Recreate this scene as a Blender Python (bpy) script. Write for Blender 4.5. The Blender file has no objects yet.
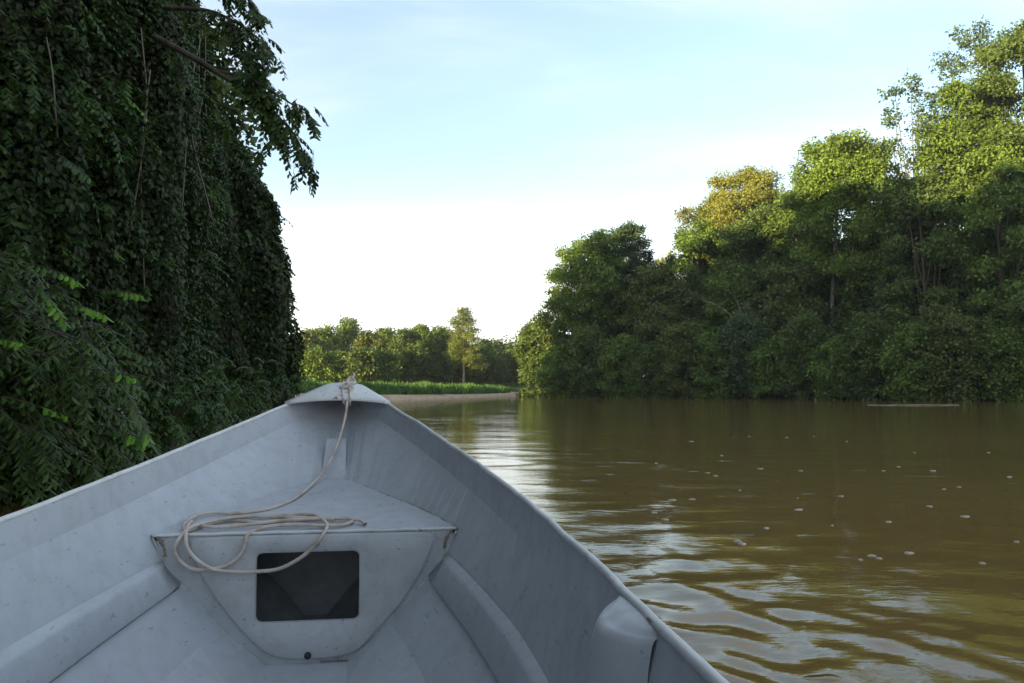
import bpy, math, random
import numpy as np
from mathutils import Vector, Matrix

C = bpy.context.scene.collection
SC = bpy.context.scene
R = math.radians
EYE = 1.2            # camera height above the water (z = 0)

# ------------------------------------------------------------------ camera
cam_d = bpy.data.cameras.new('camera')
cam = bpy.data.objects.new('camera', cam_d); C.objects.link(cam)
cam_d.sensor_width = 36.0
cam_d.lens = 780.0 / 1024.0 * 36.0
cam_d.clip_start = 0.05; cam_d.clip_end = 6000
cam.location = (0, 0, EYE)
cam.rotation_euler = (R(90) + 0.06082, 0, 0)
SC.camera = cam

# ------------------------------------------------------------------ light
SUN_EL, SUN_AZ = R(5.7), math.atan2(-0.80, -0.60)
w = bpy.data.worlds.new('World'); SC.world = w; w.use_nodes = True
nt = w.node_tree; N = nt.nodes; L = nt.links; N.clear()
out = N.new('ShaderNodeOutputWorld'); bg = N.new('ShaderNodeBackground')
sky = N.new('ShaderNodeTexSky'); sky.sky_type = 'NISHITA'; sky.sun_disc = False
sky.sun_elevation = SUN_EL; sky.sun_rotation = SUN_AZ
sky.air_density = 1.0; sky.dust_density = 0.6; sky.ozone_density = 1.6
bg.inputs['Strength'].default_value = 0.15
# thin high cloud: a real layer over the blue, thicker towards the horizon
tc = N.new('ShaderNodeTexCoord'); sep = N.new('ShaderNodeSeparateXYZ')
L.new(tc.outputs['Generated'], sep.inputs[0])
def math_node(op, a=None, b=None, clamp=False):
    m = N.new('ShaderNodeMath'); m.operation = op; m.use_clamp = clamp
    for i, v in enumerate((a, b)):
        if v is None: continue
        if isinstance(v, (int, float)): m.inputs[i].default_value = v
        else: L.new(v, m.inputs[i])
    return m.outputs[0]
zc = math_node('ADD', math_node('MAXIMUM', sep.outputs['Z'], 0.0), 0.12)
cx_ = math_node('DIVIDE', sep.outputs['X'], zc); cy_ = math_node('DIVIDE', sep.outputs['Y'], zc)
comb = N.new('ShaderNodeCombineXYZ'); L.new(cx_, comb.inputs[0]); L.new(cy_, comb.inputs[1])
mp = N.new('ShaderNodeMapping'); mp.inputs['Location'].default_value = (3.1, 1.7, 0); mp.inputs['Rotation'].default_value = (0, 0, R(-52)); mp.inputs['Scale'].default_value = (0.42, 1.1, 1)
L.new(comb.outputs[0], mp.inputs[0])
nz = N.new('ShaderNodeTexNoise'); nz.inputs['Scale'].default_value = 1.1; nz.inputs['Detail'].default_value = 7
nz.inputs['Roughness'].default_value = 0.55; nz.inputs['Distortion'].default_value = 0.5
L.new(mp.outputs[0], nz.inputs['Vector'])
def maprange(v, a, b, c, d, smooth=False):
    m = N.new('ShaderNodeMapRange'); m.inputs[1].default_value = a; m.inputs[2].default_value = b
    m.inputs[3].default_value = c; m.inputs[4].default_value = d
    if smooth: m.interpolation_type = 'SMOOTHSTEP'
    L.new(v, m.inputs[0]); return m.outputs[0]
wisp = maprange(nz.outputs['Fac'], 0.38, 0.70, 0.20, 0.80, True)
low = maprange(sep.outputs['Z'], 0.03, 0.30, 1.0, 0.0, True)
lowmod = math_node('MULTIPLY', low, maprange(nz.outputs['Fac'], 0.3, 0.65, 0.60, 1.25))
mixw = N.new('ShaderNodeMixRGB'); L.new(wisp, mixw.inputs[0]); L.new(sky.outputs[0], mixw.inputs[1]); mixw.inputs[2].default_value = (2.2, 2.32, 2.45, 1)
mix = N.new('ShaderNodeMixRGB'); mix.use_clamp = False; L.new(math_node('MINIMUM', lowmod, 1.0), mix.inputs[0]); L.new(mixw.outputs[0], mix.inputs[1])
mix.inputs[2].default_value = (3.1, 3.15, 3.25, 1)
L.new(mix.outputs[0], bg.inputs['Color']); L.new(bg.outputs[0], out.inputs[0])

sd = bpy.data.lights.new('sun', 'SUN'); sd.energy = 4.6; sd.angle = R(0.5); sd.color = (1.0, 0.82, 0.42)
sun = bpy.data.objects.new('sun', sd); C.objects.link(sun)
sdir = Vector((math.sin(SUN_AZ) * math.cos(SUN_EL), math.cos(SUN_AZ) * math.cos(SUN_EL), math.sin(SUN_EL)))
sun.rotation_euler = sdir.to_track_quat('Z', 'Y').to_euler()

SC.view_settings.view_transform = 'Standard'; SC.view_settings.look = 'None'
SC.view_settings.exposure = 1.92; SC.view_settings.gamma = 1.0
SC.view_settings.use_curve_mapping = False
SC.render.engine = 'CYCLES'
SC.cycles.max_bounces = 6; SC.cycles.diffuse_bounces = 3; SC.cycles.glossy_bounces = 3
SC.cycles.transmission_bounces = 3; SC.cycles.transparent_max_bounces = 4
SC.cycles.use_denoising = True

# ------------------------------------------------------------------ helpers
rng = np.random.default_rng(7)

def tag(o, label=None, cat=None, group=None, kind=None):
    if label: o['label'] = label
    if cat: o['category'] = cat
    if group: o['group'] = group
    if kind: o['kind'] = kind
    return o

def empty(name, loc, label=None, cat=None, group=None, rz=0):
    o = bpy.data.objects.new(name, None); C.objects.link(o)
    o.location = loc; o.rotation_euler = (0, 0, rz); o.empty_display_size = 0.2
    return tag(o, label, cat, group)

def mesh_obj(name, verts, faces, mat, parent=None, smooth=False):
    me = bpy.data.meshes.new(name)
    me.from_pydata([tuple(map(float, v)) for v in verts], [], [tuple(map(int, f)) for f in faces]); me.update()
    if smooth: me.polygons.foreach_set('use_smooth', [True] * len(me.polygons))
    if mat: me.materials.append(mat)
    o = bpy.data.objects.new(name, me); C.objects.link(o)
    if parent: o.parent = parent
    return o

def fast_mesh(name, V, F, mat, parent=None, smooth=False):
    """V (n,3) array, F (m,k) array with constant k"""
    me = bpy.data.meshes.new(name)
    n, m, k = len(V), len(F), F.shape[1]
    me.vertices.add(n); me.vertices.foreach_set('co', np.ascontiguousarray(V, np.float32).ravel())
    me.loops.add(m * k); me.loops.foreach_set('vertex_index', np.ascontiguousarray(F, np.int32).ravel())
    me.polygons.add(m); me.polygons.foreach_set('loop_start', np.arange(0, m * k, k, dtype=np.int32))
    me.polygons.foreach_set('loop_total', np.full(m, k, np.int32))
    if smooth: me.polygons.foreach_set('use_smooth', np.ones(m, bool))
    me.update(calc_edges=True); me.validate()
    me.materials.append(mat)
    o = bpy.data.objects.new(name, me); C.objects.link(o)
    if parent: o.parent = parent
    return o

def catmull(pts, n=8):
    P = [np.array(p, float) for p in pts]; P = [2 * P[0] - P[1]] + P + [2 * P[-1] - P[-2]]
    o = []
    for i in range(1, len(P) - 2):
        for k in range(n):
            t = k / n; a, b, c, d = P[i - 1:i + 3]
            o.append(0.5 * ((2 * b) + (c - a) * t + (2 * a - 5 * b + 4 * c - d) * t * t + (3 * b - a - 3 * c + d) * t ** 3))
    o.append(P[-2]); return np.array(o)

class MB:
    def __init__(s): s.v = []; s.f = []
    def tube(s, pts, r, seg=8, cap=True):
        P = np.array(pts, float); n = len(P); r = np.full(n, r) if np.isscalar(r) else np.array(r, float)
        T = np.gradient(P, axis=0); T /= np.linalg.norm(T, axis=1)[:, None] + 1e-12
        up = np.array([0, 0, 1.0]) if abs(T[0][2]) < .9 else np.array([1.0, 0, 0])
        u = np.cross(T[0], up); u /= np.linalg.norm(u); b0 = len(s.v)
        for i in range(n):
            u = u - T[i] * (u @ T[i]); u /= np.linalg.norm(u); v = np.cross(T[i], u)
            for k in range(seg):
                a = 2 * math.pi * k / seg; s.v.append(P[i] + r[i] * (math.cos(a) * u + math.sin(a) * v))
        for i in range(n - 1):
            for k in range(seg):
                a, b = b0 + i * seg + k, b0 + i * seg + (k + 1) % seg
                s.f.append((a, b, b + seg, a + seg))
        if cap:
            s.f.append(tuple(b0 + k for k in range(seg))[::-1]); s.f.append(tuple(b0 + (n - 1) * seg + k for k in range(seg)))
        return s
    def grid(s, G):
        """G[i][j] points"""
        b0 = len(s.v); n, m = len(G), len(G[0])
        for row in G: s.v += [np.array(p, float) for p in row]
        for i in range(n - 1):
            for j in range(m - 1):
                a = b0 + i * m + j; s.f.append((a, a + 1, a + m + 1, a + m))
        return s
    def build(s, name, mat, parent=None, smooth=False):
        return mesh_obj(name, s.v, s.f, mat, parent, smooth)

# ------------------------------------------------------------------ materials
def new_mat(name):
    m = bpy.data.materials.new(name); m.use_nodes = True
    return m, m.node_tree, m.node_tree.nodes['Principled BSDF']

def ramp(nt, fac, stops):
    r = nt.nodes.new('ShaderNodeValToRGB'); nt.links.new(fac, r.inputs[0])
    els = r.color_ramp.elements
    while len(els) < len(stops): els.new(0.5)
    for e, (p, c) in zip(els, stops): e.position = p; e.color = (*c, 1)
    return r.outputs[0]

def noise(nt, scale, detail=4, rough=.5, vec=None, dist=0):
    n = nt.nodes.new('ShaderNodeTexNoise'); n.inputs['Scale'].default_value = scale
    n.inputs['Detail'].default_value = detail; n.inputs['Roughness'].default_value = rough; n.inputs['Distortion'].default_value = dist
    if vec is not None: nt.links.new(vec, n.inputs['Vector'])
    return n.outputs['Fac']

def leaf_mat(name, col, col2=None, trans=0.25, spec=0.25, rough=.5, scale=.35, brown=0.0):
    m, nt, b = new_mat(name)
    col2 = col2 or tuple(c * .55 for c in col)
    tcn = nt.nodes.new('ShaderNodeTexCoord')
    geo = nt.nodes.new('ShaderNodeNewGeometry')
    f = noise(nt, scale, 3, .6, tcn.outputs['Object'])
    mx = nt.nodes.new('ShaderNodeMath'); mx.operation = 'MULTIPLY_ADD'
    nt.links.new(geo.outputs['Random Per Island'], mx.inputs[0]); mx.inputs[1].default_value = 0.55
    nt.links.new(f, mx.inputs[2])
    c = ramp(nt, mx.outputs[0], [(0.38, col2), (0.70, col), (1.0, tuple(min(1, x * 1.45) for x in col))])
    if brown:
        bn = ramp(nt, noise(nt, .9, 4, .65, tcn.outputs['Object']), [(.50, (0, 0, 0)), (.66, (brown,) * 3)])
        mb_ = nt.nodes.new('ShaderNodeMixRGB'); nt.links.new(bn, mb_.inputs[0]); nt.links.new(c, mb_.inputs[1]); mb_.inputs[2].default_value = (.040, .030, .017, 1); c = mb_.outputs[0]
    nt.links.new(c, b.inputs['Base Color'])
    b.inputs['Roughness'].default_value = rough; b.inputs['Specular IOR Level'].default_value = spec
    tr = nt.nodes.new('ShaderNodeBsdfTranslucent'); nt.links.new(c, tr.inputs[0])
    ms = nt.nodes.new('ShaderNodeMixShader'); ms.inputs[0].default_value = trans
    nt.links.new(b.outputs[0], ms.inputs[1]); nt.links.new(tr.outputs[0], ms.inputs[2])
    nt.links.new(ms.outputs[0], nt.nodes['Material Output'].inputs[0])
    return m

LM = {
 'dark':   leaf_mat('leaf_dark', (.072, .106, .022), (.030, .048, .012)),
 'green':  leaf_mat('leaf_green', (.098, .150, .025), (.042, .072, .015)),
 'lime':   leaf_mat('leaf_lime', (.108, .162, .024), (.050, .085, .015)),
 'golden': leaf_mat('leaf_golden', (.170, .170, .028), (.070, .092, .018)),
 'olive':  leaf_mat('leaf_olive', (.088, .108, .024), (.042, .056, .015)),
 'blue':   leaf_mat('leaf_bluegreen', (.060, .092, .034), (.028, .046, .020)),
 'near':   leaf_mat('leaf_near', (.042, .084, .016), (.013, .030, .008), .22, .3, .5, .8, .3),
 'vine':   leaf_mat('leaf_vine', (.030, .055, .012), (.009, .020, .006), .2, .3, .5, .7, .7),
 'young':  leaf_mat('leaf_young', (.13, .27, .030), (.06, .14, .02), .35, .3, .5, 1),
 'grass':  leaf_mat('leaf_grass', (.070, .135, .034), (.035, .075, .020), .25, .2, .6, .2),
}

def bark_mat(name, a, b2, sc=6):
    m, nt, b = new_mat(name)
    tcn = nt.nodes.new('ShaderNodeTexCoord')
    mpn = nt.nodes.new('ShaderNodeMapping'); mpn.inputs['Scale'].default_value = (1, 1, .2); nt.links.new(tcn.outputs['Object'], mpn.inputs[0])
    f = noise(nt, sc, 6, .6, mpn.outputs[0])
    nt.links.new(ramp(nt, f, [(.35, a), (.65, b2)]), b.inputs['Base Color']); b.inputs['Roughness'].default_value = .9
    bp = nt.nodes.new('ShaderNodeBump'); bp.inputs['Strength'].default_value = .5; nt.links.new(f, bp.inputs['Height']); nt.links.new(bp.outputs[0], b.inputs['Normal'])
    return m
BARK = bark_mat('bark_brown', (.045, .034, .024), (.11, .086, .062))
BARKP = bark_mat('bark_pale', (.22, .17, .12), (.42, .35, .26))
BARKM = bark_mat('bark_grey', (.12, .10, .075), (.25, .21, .16))

def paint_mat(name, base, dirt=1.0, stain=0.5):
    m, nt, b = new_mat(name)
    tcn = nt.nodes.new('ShaderNodeTexCoord'); o = tcn.outputs['Object']
    big = noise(nt, 2.2, 5, .6, o, .4); mid = noise(nt, 14, 6, .65, o, .2); fine = noise(nt, 90, 3, .6, o)
    c0 = ramp(nt, big, [(.30, tuple(x * .93 for x in base)), (.70, tuple(min(1, x * 1.06) for x in base))])
    # grime blotches
    g = ramp(nt, mid, [(.46, (0, 0, 0)), (.74, (1, 1, 1))])
    gm = nt.nodes.new('ShaderNodeMath'); gm.operation = 'MULTIPLY'; nt.links.new(g, gm.inputs[0]); gm.inputs[1].default_value = .26 * dirt
    m1 = nt.nodes.new('ShaderNodeMixRGB'); nt.links.new(gm.outputs[0], m1.inputs[0]); nt.links.new(c0, m1.inputs[1])
    m1.inputs[2].default_value = (.24, .225, .20, 1)
    # small dark chips and scratches
    vo = nt.nodes.new('ShaderNodeTexNoise'); vo.inputs['Scale'].default_value = 42; vo.inputs['Detail'].default_value = 5; vo.inputs['Roughness'].default_value = .75
    mpn = nt.nodes.new('ShaderNodeMapping'); mpn.inputs['Scale'].default_value = (1, .35, 1.3); nt.links.new(o, mpn.inputs[0]); nt.links.new(mpn.outputs[0], vo.inputs['Vector'])
    s = ramp(nt, vo.outputs['Fac'], [(.62, (0, 0, 0)), (.66, (1, 1, 1))])
    sm = nt.nodes.new('ShaderNodeMath'); sm.operation = 'MULTIPLY'; nt.links.new(s, sm.inputs[0]); sm.inputs[1].default_value = stain
    m2 = nt.nodes.new('ShaderNodeMixRGB'); nt.links.new(sm.outputs[0], m2.inputs[0]); nt.links.new(m1.outputs[0], m2.inputs[1]); m2.inputs[2].default_value = (.12, .10, .085, 1)
    nt.links.new(m2.outputs[0], b.inputs['Base Color'])
    b.inputs['Roughness'].default_value = .52; b.inputs['Specular IOR Level'].default_value = .35
    nt.links.new(ramp(nt, mid, [(.3, (.42,) * 3), (.7, (.68,) * 3)]), b.inputs['Roughness'])
    add = nt.nodes.new('ShaderNodeMath'); add.operation = 'MULTIPLY_ADD'; nt.links.new(big, add.inputs[0]); add.inputs[1].default_value = 8; nt.links.new(mid, add.inputs[2])
    add2 = nt.nodes.new('ShaderNodeMath'); add2.operation = 'MULTIPLY_ADD'; nt.links.new(fine, add2.inputs[0]); add2.inputs[1].default_value = .12; nt.links.new(add.outputs[0], add2.inputs[2])
    bp = nt.nodes.new('ShaderNodeBump'); bp.inputs['Strength'].default_value = .12; bp.inputs['Distance'].default_value = .006
    nt.links.new(add2.outputs[0], bp.inputs['Height']); nt.links.new(bp.outputs[0], b.inputs['Normal'])
    return m
PAINT = paint_mat('boat_paint', (.41, .43, .465))
PAINT2 = paint_mat('boat_paint_worn', (.43, .44, .455), 1.5, .7)
RIM = paint_mat('boat_rim_paint', (.60, .60, .60), 1.0, .8)
def plain(name, col, rough=.8, n=None):
    m, nt, b = new_mat(name)
    tcn = nt.nodes.new('ShaderNodeTexCoord'); f = noise(nt, n or 20, 5, .6, tcn.outputs['Object'])
    nt.links.new(ramp(nt, f, [(.35, tuple(x * .55 for x in col)), (.65, col)]), b.inputs['Base Color']); b.inputs['Roughness'].default_value = rough
    return m
GRIME = plain('seam_grime', (.26, .20, .14), .9, 30)
RUBBER = plain('plug_rubber', (.03, .03, .028), .7)
DRIFT = plain('driftwood', (.30, .24, .18), .9, 3)
SAND = plain('river_sand', (.52, .36, .23), .95, 1.5)

def rope_mat():
    m, nt, b = new_mat('rope_cotton')
    tcn = nt.nodes.new('ShaderNodeTexCoord'); f = noise(nt, 12, 4, .6, tcn.outputs['Object'])
    nt.links.new(ramp(nt, f, [(.3, (.33, .25, .19)), (.5, (.50, .43, .38)), (.75, (.60, .54, .49))]), b.inputs['Base Color'])
    b.inputs['Roughness'].default_value = .9
    f2 = noise(nt, 160, 2, .5, tcn.outputs['Object'])
    bp = nt.nodes.new('ShaderNodeBump'); bp.inputs['Strength'].default_value = .5; bp.inputs['Distance'].default_value = .002
    nt.links.new(f2, bp.inputs['Height']); nt.links.new(bp.outputs[0], b.inputs['Normal'])
    return m
ROPE = rope_mat()

# ------------------------------------------------------------------ terrain and water
RIVER = np.array([(-7, -200), (-7, -60), (-6, -10), (-5.6, 5), (-6.0, 10), (-6.9, 17), (-7.9, 23), (-8.6, 31), (-12, 37), (-25, 44), (-60, 52), (-160, 62),
  (-160, 92), (-60, 88), (-30, 84), (-15, 84), (-8, 103), (-2, 130), (3.6, 156), (20, 175), (60, 190), (160, 205),
  (160, 185), (70, 165), (30, 150), (12, 136), (4.6, 123), (10, 113), (25, 104), (34, 92), (41, 80), (50, 75), (58, 60), (64, 30), (66, -60), (66, -200)], float)
def sdist(P, poly):
    """signed distance, positive outside the polygon"""
    d = np.full(len(P), 1e9); ins = np.zeros(len(P), bool)
    for i in range(len(poly)):
        a, b = poly[i], poly[(i + 1) % len(poly)]; e = b - a
        t = np.clip(((P - a) @ e) / (e @ e), 0, 1); q = a + t[:, None] * e
        d = np.minimum(d, np.hypot(*(P - q).T))
        c = ((a[1] > P[:, 1]) != (b[1] > P[:, 1])) & (P[:, 0] < (b[0] - a[0]) * (P[:, 1] - a[1]) / (b[1] - a[1] + 1e-12) + a[0])
        ins ^= c
    return np.where(ins, -d, d)
def ground_z(P):
    P = np.atleast_2d(P); d = sdist(P, RIVER)
    z = np.where(d > 0, 0.05 + 1.1 * (1 - np.exp(-d / 3.5)), np.maximum(d * .35, -1.8))
    z = z + np.where(d > 0, .18 * np.sin(P[:, 0] * .9 + 1.3 * np.sin(P[:, 1] * .37)) * np.sin(P[:, 1] * .8 + P[:, 0] * .21) * np.clip(d / 3, 0, 1), 0)
    return z
ax = lambda a, b, s: np.arange(a, b, s)
xs = np.concatenate([[-4000, -2000, -1000, -600, -400, -280, -200], ax(-160, -40, 4), ax(-40, 70, 1.5), ax(70, 160, 5), [200, 280, 400, 600, 1000, 2000, 4000]])
ys = np.concatenate([[-2000, -800, -400, -200], ax(-120, -20, 6), ax(-20, 210, 1.6), ax(210, 300, 10), [340, 400, 600, 1000, 2000, 4500]])
GX, GY = np.meshgrid(xs, ys); P2 = np.stack([GX.ravel(), GY.ravel()], 1)
GZ = ground_z(P2); n, m = GX.shape
idx = np.arange(n * m).reshape(n, m)
F = np.stack([idx[:-1, :-1], idx[:-1, 1:], idx[1:, 1:], idx[1:, :-1]], -1).reshape(-1, 4)
mg, ntg, bgr = new_mat('forest_soil')
tcn = ntg.nodes.new('ShaderNodeTexCoord'); fz = noise(ntg, .5, 8, .7, tcn.outputs['Object'])
ntg.links.new(ramp(ntg, fz, [(.35, (.030, .024, .014)), (.55, (.062, .050, .028)), (.7, (.045, .060, .020))]), bgr.inputs['Base Color']); bgr.inputs['Roughness'].default_value = .95
bp = ntg.nodes.new('ShaderNodeBump'); bp.inputs['Distance'].default_value = .2; ntg.links.new(fz, bp.inputs['Height']); ntg.links.new(bp.outputs[0], bgr.inputs['Normal'])
g = fast_mesh('ground', np.c_[P2, GZ], F, mg, smooth=True); tag(g, kind='structure')

# water: polar sheet round the boat with modelled waves, flat far away
def wave_height(X, Y):
    r = np.hypot(X, Y); wr = np.random.default_rng(3)
    h = np.zeros_like(X)
    for i in range(44):
        lam = 10 ** wr.uniform(math.log10(.22), math.log10(1.9)); th = wr.normal(1.35, .7); k = 2 * math.pi / lam
        # slow meander of the crests keeps them from lining up
        wob = .55 * np.sin(X * .53 * wr.uniform(.5, 1.6) + Y * .31 * wr.uniform(.5, 1.6) + wr.uniform(0, 6)) 
        a = .0010 * lam ** 1.0 * wr.uniform(.5, 1.3)
        ph = k * (X * math.cos(th) + Y * math.sin(th)) + wob * 2.2 + wr.uniform(0, 6.3)
        fade = np.clip((lam * 14 + 6 - r) / 8, 0, 1)
        h += a * np.sin(ph) * fade
    patch = .65 + .55 * np.sin(X * .43 + 1.1 * np.sin(Y * .37)) * np.sin(Y * .29 + 1.3 * np.sin(X * .31))
    h *= patch
    # the boat's own bow wave: crests run out diagonally from the hull on both sides
    TX, TY, phi = -.972, 4.51, .1376
    s = (X - TX) * math.sin(phi) - (Y - TY) * math.cos(phi); wv = (X - TX) * math.cos(phi) + (Y - TY) * math.sin(phi)
    for lam, ang, a, off in ((.46, R(62), .0034, .9), (.31, R(52), .0028, 1.4), (.22, R(75), .0018, 1.0)):
        q = np.abs(wv) * math.sin(ang) - (s - .6) * math.cos(ang) + .10 * np.sin(s * 2.3 + wv * .8) + .05 * np.sin(wv * 5.1 - s * 1.7)
        env = np.exp(-((q - off) / 1.3) ** 2) * np.clip((s + .4) / 1.2, 0, 1) * np.clip((5.5 - np.abs(wv)) / 3.0, 0, 1)
        h += a * np.sin(2 * math.pi * q / lam) * env
    near = np.clip((3.6 - np.abs(wv)) / 2.2, 0, 1) * np.clip((s + 2.5) / 3, 0, 1)
    for i in range(26):
        lam = wr.uniform(.18, .7); th = wr.uniform(0, math.pi); k = 2 * math.pi / lam; wob = 1.2 * np.sin(X * wr.uniform(.5, 2) + Y * wr.uniform(.5, 2) + wr.uniform(0, 6))
        h += near * .0028 * lam * np.sin(k * (X * math.cos(th) + Y * math.sin(th)) + wob + wr.uniform(0, 6)) * 1.3
    return h
ang = np.concatenate([np.linspace(-math.pi, R(35), 130)[:-1], np.linspace(R(35), R(125), 620)[:-1], np.linspace(R(125), math.pi, 60)])
rad = np.concatenate([[0.02, .5, 1.0], np.geomspace(1.6, 70, 560), np.geomspace(72, 900, 40)])
A_, R_ = np.meshgrid(ang, rad); WX = R_ * np.cos(A_); WY = R_ * np.sin(A_)
WZ = wave_height(WX, WY) * np.clip((90 - R_) / 40, 0, 1)
n, m = WX.shape; idx = np.arange(n * m).reshape(n, m)
F = np.stack([idx[:-1, :-1], idx[1:, :-1], idx[1:, 1:], idx[:-1, 1:]], -1).reshape(-1, 4)
mw, ntw, bw = new_mat('river_water')
tcn = ntw.nodes.new('ShaderNodeTexCoord'); o = tcn.outputs['Object']
f1 = noise(ntw, .12, 4, .6, o)
ntw.links.new(ramp(ntw, f1, [(.35, (.170, .105, .032)), (.65, (.205, .130, .043))]), bw.inputs['Base Color'])
bw.inputs['Roughness'].default_value = .025; bw.inputs['IOR'].default_value = 1.36
mpn = ntw.nodes.new('ShaderNodeMapping'); mpn.inputs['Scale'].default_value = (.55, 1.25, 1); mpn.inputs['Rotation'].default_value = (0, 0, R(8)); ntw.links.new(o, mpn.inputs[0])
f2 = noise(ntw, 1.5, 4, .5, mpn.outputs[0], .6); f3 = noise(ntw, 7.0, 3, .5, mpn.outputs[0], .3)
patchy = ramp(ntw, noise(ntw, .22, 3, .6, o), [(.42, (.25,) * 3), (.66, (1,) * 3)])
mm = ntw.nodes.new('ShaderNodeMath'); mm.operation = 'MULTIPLY'; ntw.links.new(f3, mm.inputs[0]); ntw.links.new(patchy, mm.inputs[1])
fl = ramp(ntw, noise(ntw, 1.9, 4, .6, mpn.outputs[0], .4), [(.665, (0, 0, 0)), (.72, (1, 1, 1))])
ma = ntw.nodes.new('ShaderNodeMath'); ma.operation = 'MULTIPLY_ADD'; ntw.links.new(fl, ma.inputs[0]); ma.inputs[1].default_value = 1.6; ntw.links.new(mm.outputs[0], ma.inputs[2]); mm = ma
mm2 = ntw.nodes.new('ShaderNodeMath'); mm2.operation = 'MULTIPLY_ADD'; ntw.links.new(mm.outputs[0], mm2.inputs[0]); mm2.inputs[1].default_value = .42; ntw.links.new(f2, mm2.inputs[2])
f6 = noise(ntw, 19, 3, .55, mpn.outputs[0], .5); m6 = ntw.nodes.new('ShaderNodeMath'); m6.operation = 'MULTIPLY'; ntw.links.new(f6, m6.inputs[0]); ntw.links.new(patchy, m6.inputs[1])
m7 = ntw.nodes.new('ShaderNodeMath'); m7.operation = 'MULTIPLY_ADD'; ntw.links.new(m6.outputs[0], m7.inputs[0]); m7.inputs[1].default_value = .2; ntw.links.new(mm2.outputs[0], m7.inputs[2]); mm2 = m7
bp = ntw.nodes.new('ShaderNodeBump'); bp.inputs['Strength'].default_value = 1.0; bp.inputs['Distance'].default_value = .010
ntw.links.new(mm2.outputs[0], bp.inputs['Height']); ntw.links.new(bp.outputs[0], bw.inputs['Normal'])
wt = fast_mesh('river_water', np.c_[WX.ravel(), WY.ravel(), WZ.ravel()], F, mw, smooth=True); tag(wt, kind='structure')

# sand bar at the foot of the far bank
sb_line = np.array([(-46, 85.6), (-30, 83.3), (-15.5, 82.6), (-10, 95), (-5.5, 113), (-2, 129), (1.5, 146)])
sb_w = [5, 5, 4.5, 4.0, 3.5, 2.6, .6]
G = []
for p, wd in zip(catmull(np.c_[sb_line, sb_w], 6)[:, :2], catmull(np.c_[sb_line, sb_w], 6)[:, 2]):
    d = np.array([-.78, .62]); q = [p + d * t * wd for t in (0, .12, .45, .8, 1.2)]
    G.append([(a[0], a[1], z) for a, z in zip(q, (-.12, .16, .42, .62, .75))])
sbm = MB().grid(G).build('sandbar', SAND, smooth=True); tag(sbm, kind='structure')

# ------------------------------------------------------------------ foliage generators
def norm(a): return a / (np.linalg.norm(a, axis=-1, keepdims=True) + 1e-9)

def leaf_mesh(name, P, D, Nn, Ln, Wd, mat, parent=None, fold=False):
    """P base points, D leaf direction, Nn leaf normal, lengths and widths"""
    D = norm(D); S = norm(np.cross(D, Nn)); U = np.cross(S, D); n = len(P)
    Ln = np.broadcast_to(Ln, n)[:, None]; Wd = np.broadcast_to(Wd, n)[:, None]
    if not fold:
        V = np.stack([P, P + D * Ln * .45 + S * Wd * .5, P + D * Ln, P + D * Ln * .45 - S * Wd * .5], 1).reshape(-1, 3)
        F = np.arange(4 * n).reshape(n, 4)
    else:
        up = U * Wd * .16
        V = np.stack([P, P + D * Ln * .28 + S * Wd * .46 + up, P + D * Ln * .68 + S * Wd * .40 + up, P + D * Ln - U * Ln * .06,
                      P + D * Ln * .68 - S * Wd * .40 + up, P + D * Ln * .28 - S * Wd * .46 + up], 1).reshape(-1, 3)
        b = (np.arange(n) * 6)[:, None]
        F = np.concatenate([b + [0, 1, 2, 3], b + [0, 3, 4, 5]], 0)
    return fast_mesh(name, V, F, mat, parent)

def rdir(n, r): return norm(r.normal(size=(n, 3)))

def clump_leaves(r, cens, rads, per_area, size, flat=.7, droop=.35):
    """leaves on lumpy shells round the clump centres -> P, D, N, L"""
    Ps, Ds, Ns = [], [], []
    for c, a in zip(cens, rads):
        n = int(per_area * a * a * 9) + 12
        d = rdir(n, r); d[:, 2] = np.where(d[:, 2] < -.25, -d[:, 2] * r.uniform(-.3, 1, n), d[:, 2]); d = norm(d)
        ph = r.uniform(0, 6.28, 6)
        lump = 1 + .22 * np.sin(d[:, 0] * 5 + ph[0]) * np.sin(d[:, 1] * 5 + ph[1]) + .20 * np.sin(d[:, 2] * 7 + ph[2] + d[:, 0] * 4)
        rr = a * lump * r.uniform(.38, 1.12, n) ** .6
        an = r.uniform(.75, 1.35, 3) * [1, 1, flat]; sh = r.uniform(-.35, .35, 2)
        P = d * rr[:, None] * an; P[:, 2] += P[:, 0] * sh[0] + P[:, 1] * sh[1]; P += c
        # break the shell into leafy sprays
        P += r.normal(size=(n, 3)) * size * .6
        T = rdir(n, r) + d * .7; T[:, 2] -= droop
        Nn = d * 1.0 + r.normal(size=(n, 3)) * .55; Nn[:, 2] += .35
        Ps.append(P); Ds.append(T); Ns.append(Nn)
    return np.concatenate(Ps), np.concatenate(Ds), np.concatenate(Ns)

def crown_clumps(r, cx, cy, cz, rx, ry, rz, n, cr, shape='round'):
    cens, rads = [], []
    for i in range(n):
        t = (i + .5) / n
        zz = 1 - 1.75 * t; a = i * 2.399963 + r.uniform(-.5, .5); q = math.sqrt(max(0, 1 - zz * zz))
        k = r.uniform(.55, 1.0)
        if shape == 'cone': q = (1 - zz) * .55 * 1.0; k = r.uniform(.5, 1.0)
        if shape == 'flat': zz = zz * .45
        c = np.array([cx + rx * q * math.cos(a) * k, cy + ry * q * math.sin(a) * k, cz + rz * zz * (k ** .4)])
        rd = cr * r.uniform(.6, 1.25)
        cens.append(c); rads.append(rd)
        for j in range(3):                      # satellites give an uneven outline
            dd = rdir(1, r)[0] * [1, 1, .7]; cens.append(c + dd * rd * r.uniform(.7, 1.15)); rads.append(rd * r.uniform(.3, .6))
    return cens, rads

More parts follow.
